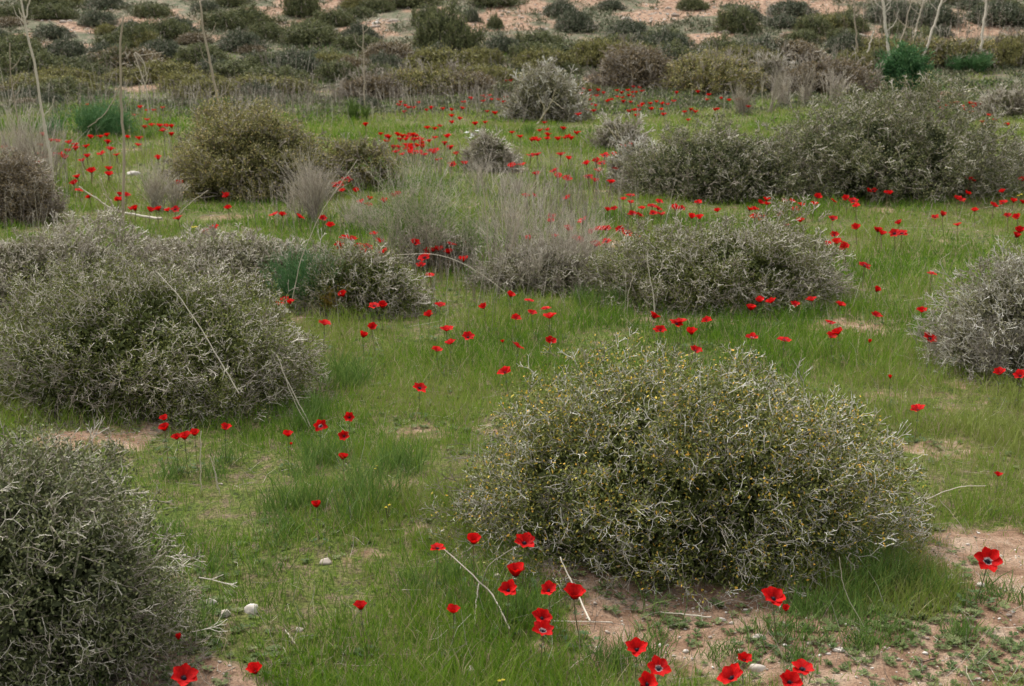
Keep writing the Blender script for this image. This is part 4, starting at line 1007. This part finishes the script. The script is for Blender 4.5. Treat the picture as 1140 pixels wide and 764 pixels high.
FL = {
 'on the green strip under the feathery clump at left': [(5, 166), (48, 152), (57, 158), (64, 159), (46, 164), (45, 173), (41, 184), (26, 183), (32, 187), (49, 177), (53, 177), (60, 174), (67, 173), (72, 178), (75, 170), (77, 161), (84, 163), (84, 168)],
 'between the two tall stalks on the left strip': [(101, 155), (96, 165), (92, 181), (97, 176), (112, 154), (119, 153), (120, 161), (123, 168), (113, 173), (130, 174), (97, 118), (121, 190), (121, 196), (102, 193), (134, 143)],
 'left of the round olive-brown bush': [(142, 154), (155, 156), (154, 163), (150, 130), (156, 121), (164, 124), (171, 124), (181, 121), (164, 135), (169, 141), (178, 142), (182, 147), (185, 142), (191, 143), (191, 152), (161, 144), (176, 178)],
 'around the white fallen branch': [(86, 199), (83, 206), (88, 213), (100, 221), (133, 218), (131, 224), (135, 224), (141, 219), (146, 234), (151, 235), (167, 236), (174, 234), (177, 235), (187, 236), (195, 234), (199, 245), (200, 208)],
 'in front of the round olive-brown bush': [(250, 218), (253, 220), (254, 233), (239, 255), (229, 260), (305, 240), (314, 241), (333, 243), (359, 245), (368, 253)],
 'by the small olive bush right of the mauve brush': [(376, 207), (386, 201), (381, 214), (396, 214), (402, 227), (411, 223), (410, 230), (428, 226), (443, 218), (437, 219)],
 'on the small grey-green shrub beyond the left mound': [(384, 266), (392, 269), (398, 277), (403, 281), (409, 276), (416, 263), (422, 271), (378, 276), (428, 283), (361, 363), (383, 331), (417, 342), (425, 343), (322, 340), (318, 337), (311, 341)],
 'below the green shoots of the dead brush': [(476, 263), (462, 272), (482, 281), (477, 281), (489, 280), (473, 288), (469, 297), (479, 309), (502, 273), (500, 283), (514, 269), (521, 270), (516, 292)],
 'in the open central grass': [(414, 367), (404, 376), (490, 342), (478, 353), (497, 369), (502, 384), (486, 392), (521, 377), (539, 344), (568, 331), (589, 336), (574, 356), (592, 350), (608, 345), (612, 355), (560, 382), (576, 387), (612, 383), (563, 416), (467, 433)],
 'at the front foot of the green and grey shrub': [(727, 355), (734, 369), (753, 362), (758, 360), (770, 373), (787, 359), (836, 346), (846, 337), (859, 338), (885, 341), (904, 336), (935, 341), (837, 378), (873, 380), (774, 392), (735, 369)],
 'on the grass between the largest shrub and the silvery one': [(924, 361), (933, 373), (925, 377), (975, 353), (975, 325), (1026, 349), (1035, 378), (1037, 306), (991, 422), (1022, 458), (968, 382), (1113, 418), (1136, 420)],
 'behind the right end of the green and grey shrub': [(921, 273), (931, 272), (939, 275), (941, 278), (929, 263), (962, 297), (953, 256), (927, 245), (977, 259), (981, 262), (996, 261), (1004, 261), (1001, 250), (891, 248), (876, 253)],
 'along the foot of the dark domed bush': [(834, 235), (840, 234), (846, 227), (853, 224), (854, 229), (872, 226), (881, 226), (885, 234), (892, 230), (910, 221), (906, 229), (928, 225), (942, 223), (950, 225), (953, 231), (966, 214), (972, 213), (988, 216), (841, 243), (848, 243), (869, 241), (991, 217)],
 'on the lawn at the right edge below the dark bush': [(1076, 217), (1070, 224), (1066, 223), (1085, 236), (1106, 230), (1117, 227), (1116, 215), (1128, 226), (1138, 227), (1122, 242), (1133, 244), (1041, 243), (1049, 241), (1066, 252), (1135, 259), (1131, 265)],
 'before the spreading grey-green bush': [(702, 219), (694, 223), (702, 227), (684, 234), (676, 235), (715, 233), (704, 240), (711, 242), (726, 231), (734, 225), (732, 234), (727, 239), (736, 240), (751, 232), (753, 235), (758, 234), (777, 227), (799, 236), (770, 244), (779, 244)],
 'between the central dry tangle and the green and grey shrub': [(691, 257), (694, 260), (698, 261), (708, 266), (675, 270), (675, 257), (670, 257), (665, 257), (659, 260), (649, 246), (632, 257), (644, 270), (641, 268), (662, 275), (618, 265), (588, 268), (614, 242), (613, 248)],
 'on the green behind the central dry tangle': [(581, 185), (570, 187), (597, 196), (617, 192), (621, 199), (631, 202), (632, 222), (594, 220), (585, 220), (624, 174), (633, 178), (591, 174), (598, 174)],
 'left of the silver-twigged bush': [(653, 184), (664, 181), (670, 183), (666, 192), (655, 198), (662, 203), (680, 205), (684, 191), (673, 174), (683, 173), (694, 165), (703, 163)],
 'on the green beneath the silvery loose shrub': [(570, 149), (579, 154), (592, 158), (595, 157), (599, 158), (606, 138), (609, 146), (601, 147), (610, 152), (609, 156), (627, 145), (621, 157), (629, 155), (632, 154), (636, 156), (642, 150), (644, 129)],
 'in the front row of the densest patch': [(444, 166), (452, 163), (454, 166), (458, 164), (464, 164), (470, 162), (470, 166), (456, 172), (462, 171), (467, 171), (472, 174), (449, 173), (478, 170), (482, 172), (485, 170), (488, 180), (438, 167), (441, 171), (459, 168), (457, 170), (453, 169)],
 'in the back row of the densest patch': [(424, 151), (431, 154), (430, 159), (443, 152), (448, 154), (445, 158), (454, 154), (460, 153), (463, 153), (461, 158), (467, 157), (469, 158), (484, 155), (478, 159), (495, 162), (501, 167), (498, 154), (432, 156), (452, 157), (457, 152)],
 'in the thin row behind the densest patch': [(446, 115), (444, 119), (451, 119), (450, 126), (455, 122), (460, 122), (466, 116), (475, 124), (480, 122), (493, 123), (503, 124), (515, 122), (476, 144), (484, 145), (490, 142), (503, 138), (407, 141), (503, 131)],
 'between the densest patch and the silvery loose shrub': [(516, 115), (524, 112), (537, 108), (545, 108), (538, 114), (547, 112), (542, 126), (551, 128), (540, 138), (529, 140), (512, 134), (517, 184), (508, 173), (503, 185), (563, 91), (568, 92), (570, 90), (583, 88), (565, 102), (563, 110), (555, 112), (560, 115), (541, 110)],
 'in front of the rusty brown bush': [(650, 100), (657, 102), (646, 106), (658, 108), (664, 108), (657, 112), (666, 102), (672, 105), (658, 118), (663, 119), (655, 125), (661, 125), (676, 114), (678, 113), (681, 112), (687, 109), (687, 102), (692, 105), (693, 110), (694, 115)],
 'left below the far olive bush': [(699, 102), (705, 98), (712, 99), (704, 104), (708, 104), (715, 103), (700, 108), (705, 109), (702, 115), (715, 118), (712, 120), (700, 126), (706, 124), (711, 124), (709, 131), (731, 115), (724, 117), (725, 123), (737, 117), (743, 118), (736, 123), (739, 129)],
 'below the far olive bush': [(750, 114), (753, 105), (777, 104), (789, 107), (787, 112), (803, 111), (812, 113), (821, 112), (833, 120), (762, 126), (769, 124), (774, 126), (766, 135), (796, 124), (799, 123)],
 'by the small grey mound at the upper right': [(954, 89), (970, 93), (1069, 107), (1046, 115), (1054, 119), (1048, 123), (1060, 117), (1065, 116), (1071, 121), (1075, 124), (1080, 117), (1081, 127), (1084, 121), (1086, 118), (1091, 117), (1093, 137), (1096, 142), (1101, 130), (1108, 135), (1121, 141), (1080, 201), (1138, 203)],
}
allf = [(py, px, z) for z, L_ in FL.items() for px, py in L_]
allf.sort(reverse=True)
ind = set((px, py) for py, px, z in allf[:300 - len(NEAR)])
REST = [(px, py) for py, px, z in allf[300 - len(NEAR):]]
KW = ['open', 'half', 'cup', 'wide', 'open', 'half']
KN = {'open': 'open', 'half': 'half-open', 'cup': 'cupped', 'wide': 'spread', 'bud': 'closed', 'white': 'white-ringed'}
special = {(924, 361): 'white', (837, 378): 'white', (873, 380): 'wide', (991, 422): 'bud', (968, 382): 'bud', (560, 382): 'bud', (563, 416): 'open', (612, 355): 'open', (753, 362): 'wide', (467, 433): 'wide', (694, 223): 'open'}
for z, L_ in FL.items():
    L2 = sorted(set(p for p in L_ if p in ind))
    for i, (px, py) in enumerate(L2):
        kd = special.get((px, py), KW[(px * 3 + py * 5) % 6])
        d = G(px, py, HB)[1]
        s = (.98 if py > 300 else 1.18 if py > 210 else 1.6) * random.uniform(.86, 1.14)
        if kd == 'bud': s *= .7
        if (px, py) in [(612, 355), (563, 416)]: s *= 1.2
        if py > 320: lod = 0
        elif py > 205: lod = 1
        else: lod = 2
        o_ = ORD[i]
        lab = f'anemone {z}, {o_} from the left' if lod or len(z.split()) > 10 else f'{KN[kd]} anemone {z}, {o_} from the left'
        flower(px, py, kd, lab, s, random.uniform(.1, .6), random.gauss(0, .8), lod)
# the farthest flowers, beyond three hundred
mb = MB()
for px, py in REST:
    g, hh = bloom_point(px, py); rg = random.Random(px * 31 + py); s = 1.75 * rg.uniform(.85, 1.15)
    kd = rg.choice(['open', 'half', 'cup'])
    a = rg.uniform(0, 6.28); c, s_ = math.cos(a), math.sin(a)
    for V2, Q, R in flower_pieces(kd, 90 + rg.randrange(4)):
        V = V2 * s; V = np.stack([V[:, 0] * c - V[:, 1] * s_, V[:, 0] * s_ + V[:, 1] * c, V[:, 2]], 1) + np.array([g[0], g[1], g[2] + hh])
        mb.add(V, Q=Q, rnd=R, mat=0)
    mb.sweep([[g[0], g[1], g[2]], [g[0] + .005, g[1], g[2] + hh * .5], [g[0], g[1], g[2] + hh]], .003, sides=4, mat=1)
tag(link('distant_anemones', mb.mesh('distant_anemones', [M['petal'], M['stem']])), 'tiny distant red anemones dotting the far end of the field', 'flowers', kind='stuff')

# small white and yellow blooms
def white_plant(px, py, label, n, mat, s, name, spread=.05, h=.3):
    g = G(px, py, h); root = empty(name, tuple(g), 0, label, 'flower'); rg = np.random.default_rng(px)
    st = MB(); b = MB()
    for k in range(n):
        e = np.array([rg.normal(0, spread), rg.normal(0, spread * .5), h * rg.uniform(.85, 1.1)])
        st.sweep([[0, 0, 0], e * [.4, .4, .55], e], [.002, .002, .0015], sides=4, rnd=.2)
        a = np.arange(6) * PI / 3 + rg.uniform(0, 1)
        b.leaves(np.repeat(e[None], 6, 0), np.stack([np.cos(a), np.sin(a), rg.uniform(.1, .7, 6)], 1), np.tile([[0, 0, 1.]], (6, 1)), s, s * .6, rg.random(6))
    link('stem', st.mesh('stem', M['stem']), root); link('bloom', b.mesh('bloom', M[mat]), root)
white_plant(527, 150, 'white-flowered plant right of the densest anemones', 6, 'white_petal', .035, 'white_flower', .04)
white_plant(534, 149, 'small white bloom right beside the white-flowered plant', 3, 'white_petal', .03, 'white_flower', .02)
for i, (px, py, lab) in enumerate([(1134, 217, 'yellow-flowered sprig at the right edge among anemones'), (216, 253, 'tiny yellow flower on the strip in front of the olive-brown bush'), (424, 521, 'tiny yellow flower by the small soil patch left of centre'),
        (431, 564, 'single yellow flower in the grass below the small soil patch'), (552, 758, 'yellow flower at the very bottom of the grass')]):
    white_plant(px, py, lab, 2, 'yellow', .006 if py > 300 else .02, 'yellow_flower', .01 if py > 300 else .04, .06 if py > 300 else .12)

# ------------------------------------------------------------------ light, sky, camera
sc = bpy.context.scene
w = bpy.data.worlds.new('World'); sc.world = w; w.use_nodes = True
nt = w.node_tree; bg = nt.nodes['Background']
sky = nt.nodes.new('ShaderNodeTexSky'); sky.sky_type = 'NISHITA'; sky.sun_disc = False
EL, AZ = math.radians(56), math.radians(-35)          # sun high, behind and to the left
sky.sun_elevation = EL; sky.sun_rotation = AZ; sky.dust_density = 4; sky.air_density = 1.0
hs = nt.nodes.new('ShaderNodeHueSaturation'); hs.inputs['Saturation'].default_value = .14
nt.links.new(sky.outputs[0], hs.inputs['Color']); nt.links.new(hs.outputs[0], bg.inputs['Color'])
bg.inputs['Strength'].default_value = .15
sl = bpy.data.lights.new('sun', 'SUN'); sl.energy = 1.3; sl.angle = math.radians(22); sl.color = (1, .97, .93)
so = bpy.data.objects.new('sun', sl); C.objects.link(so)
d = Vector((math.sin(AZ) * math.cos(EL), math.cos(AZ) * math.cos(EL), math.sin(EL)))
so.rotation_euler = d.to_track_quat('Z', 'Y').to_euler(); so.location = (0, 0, 20)

cam = bpy.data.cameras.new('camera'); co = bpy.data.objects.new('camera', cam); C.objects.link(co)
co.location = (0, 0, CAMZ); co.rotation_euler = (PI / 2 - PITCH, 0, 0)
cam.sensor_width = 36; cam.lens = F / 1140 * 36; cam.clip_end = 1500; cam.clip_start = .05
cam.dof.use_dof = True; cam.dof.focus_distance = 4.4; cam.dof.aperture_fstop = 8.5
sc.camera = co
sc.view_settings.view_transform = 'Standard'; sc.view_settings.look = 'None'; sc.view_settings.exposure = 1.15; sc.view_settings.gamma = 1
sc.render.engine = 'CYCLES'; sc.cycles.use_denoising = True
sc.cycles.max_bounces = 5; sc.cycles.diffuse_bounces = 3; sc.cycles.transmission_bounces = 2
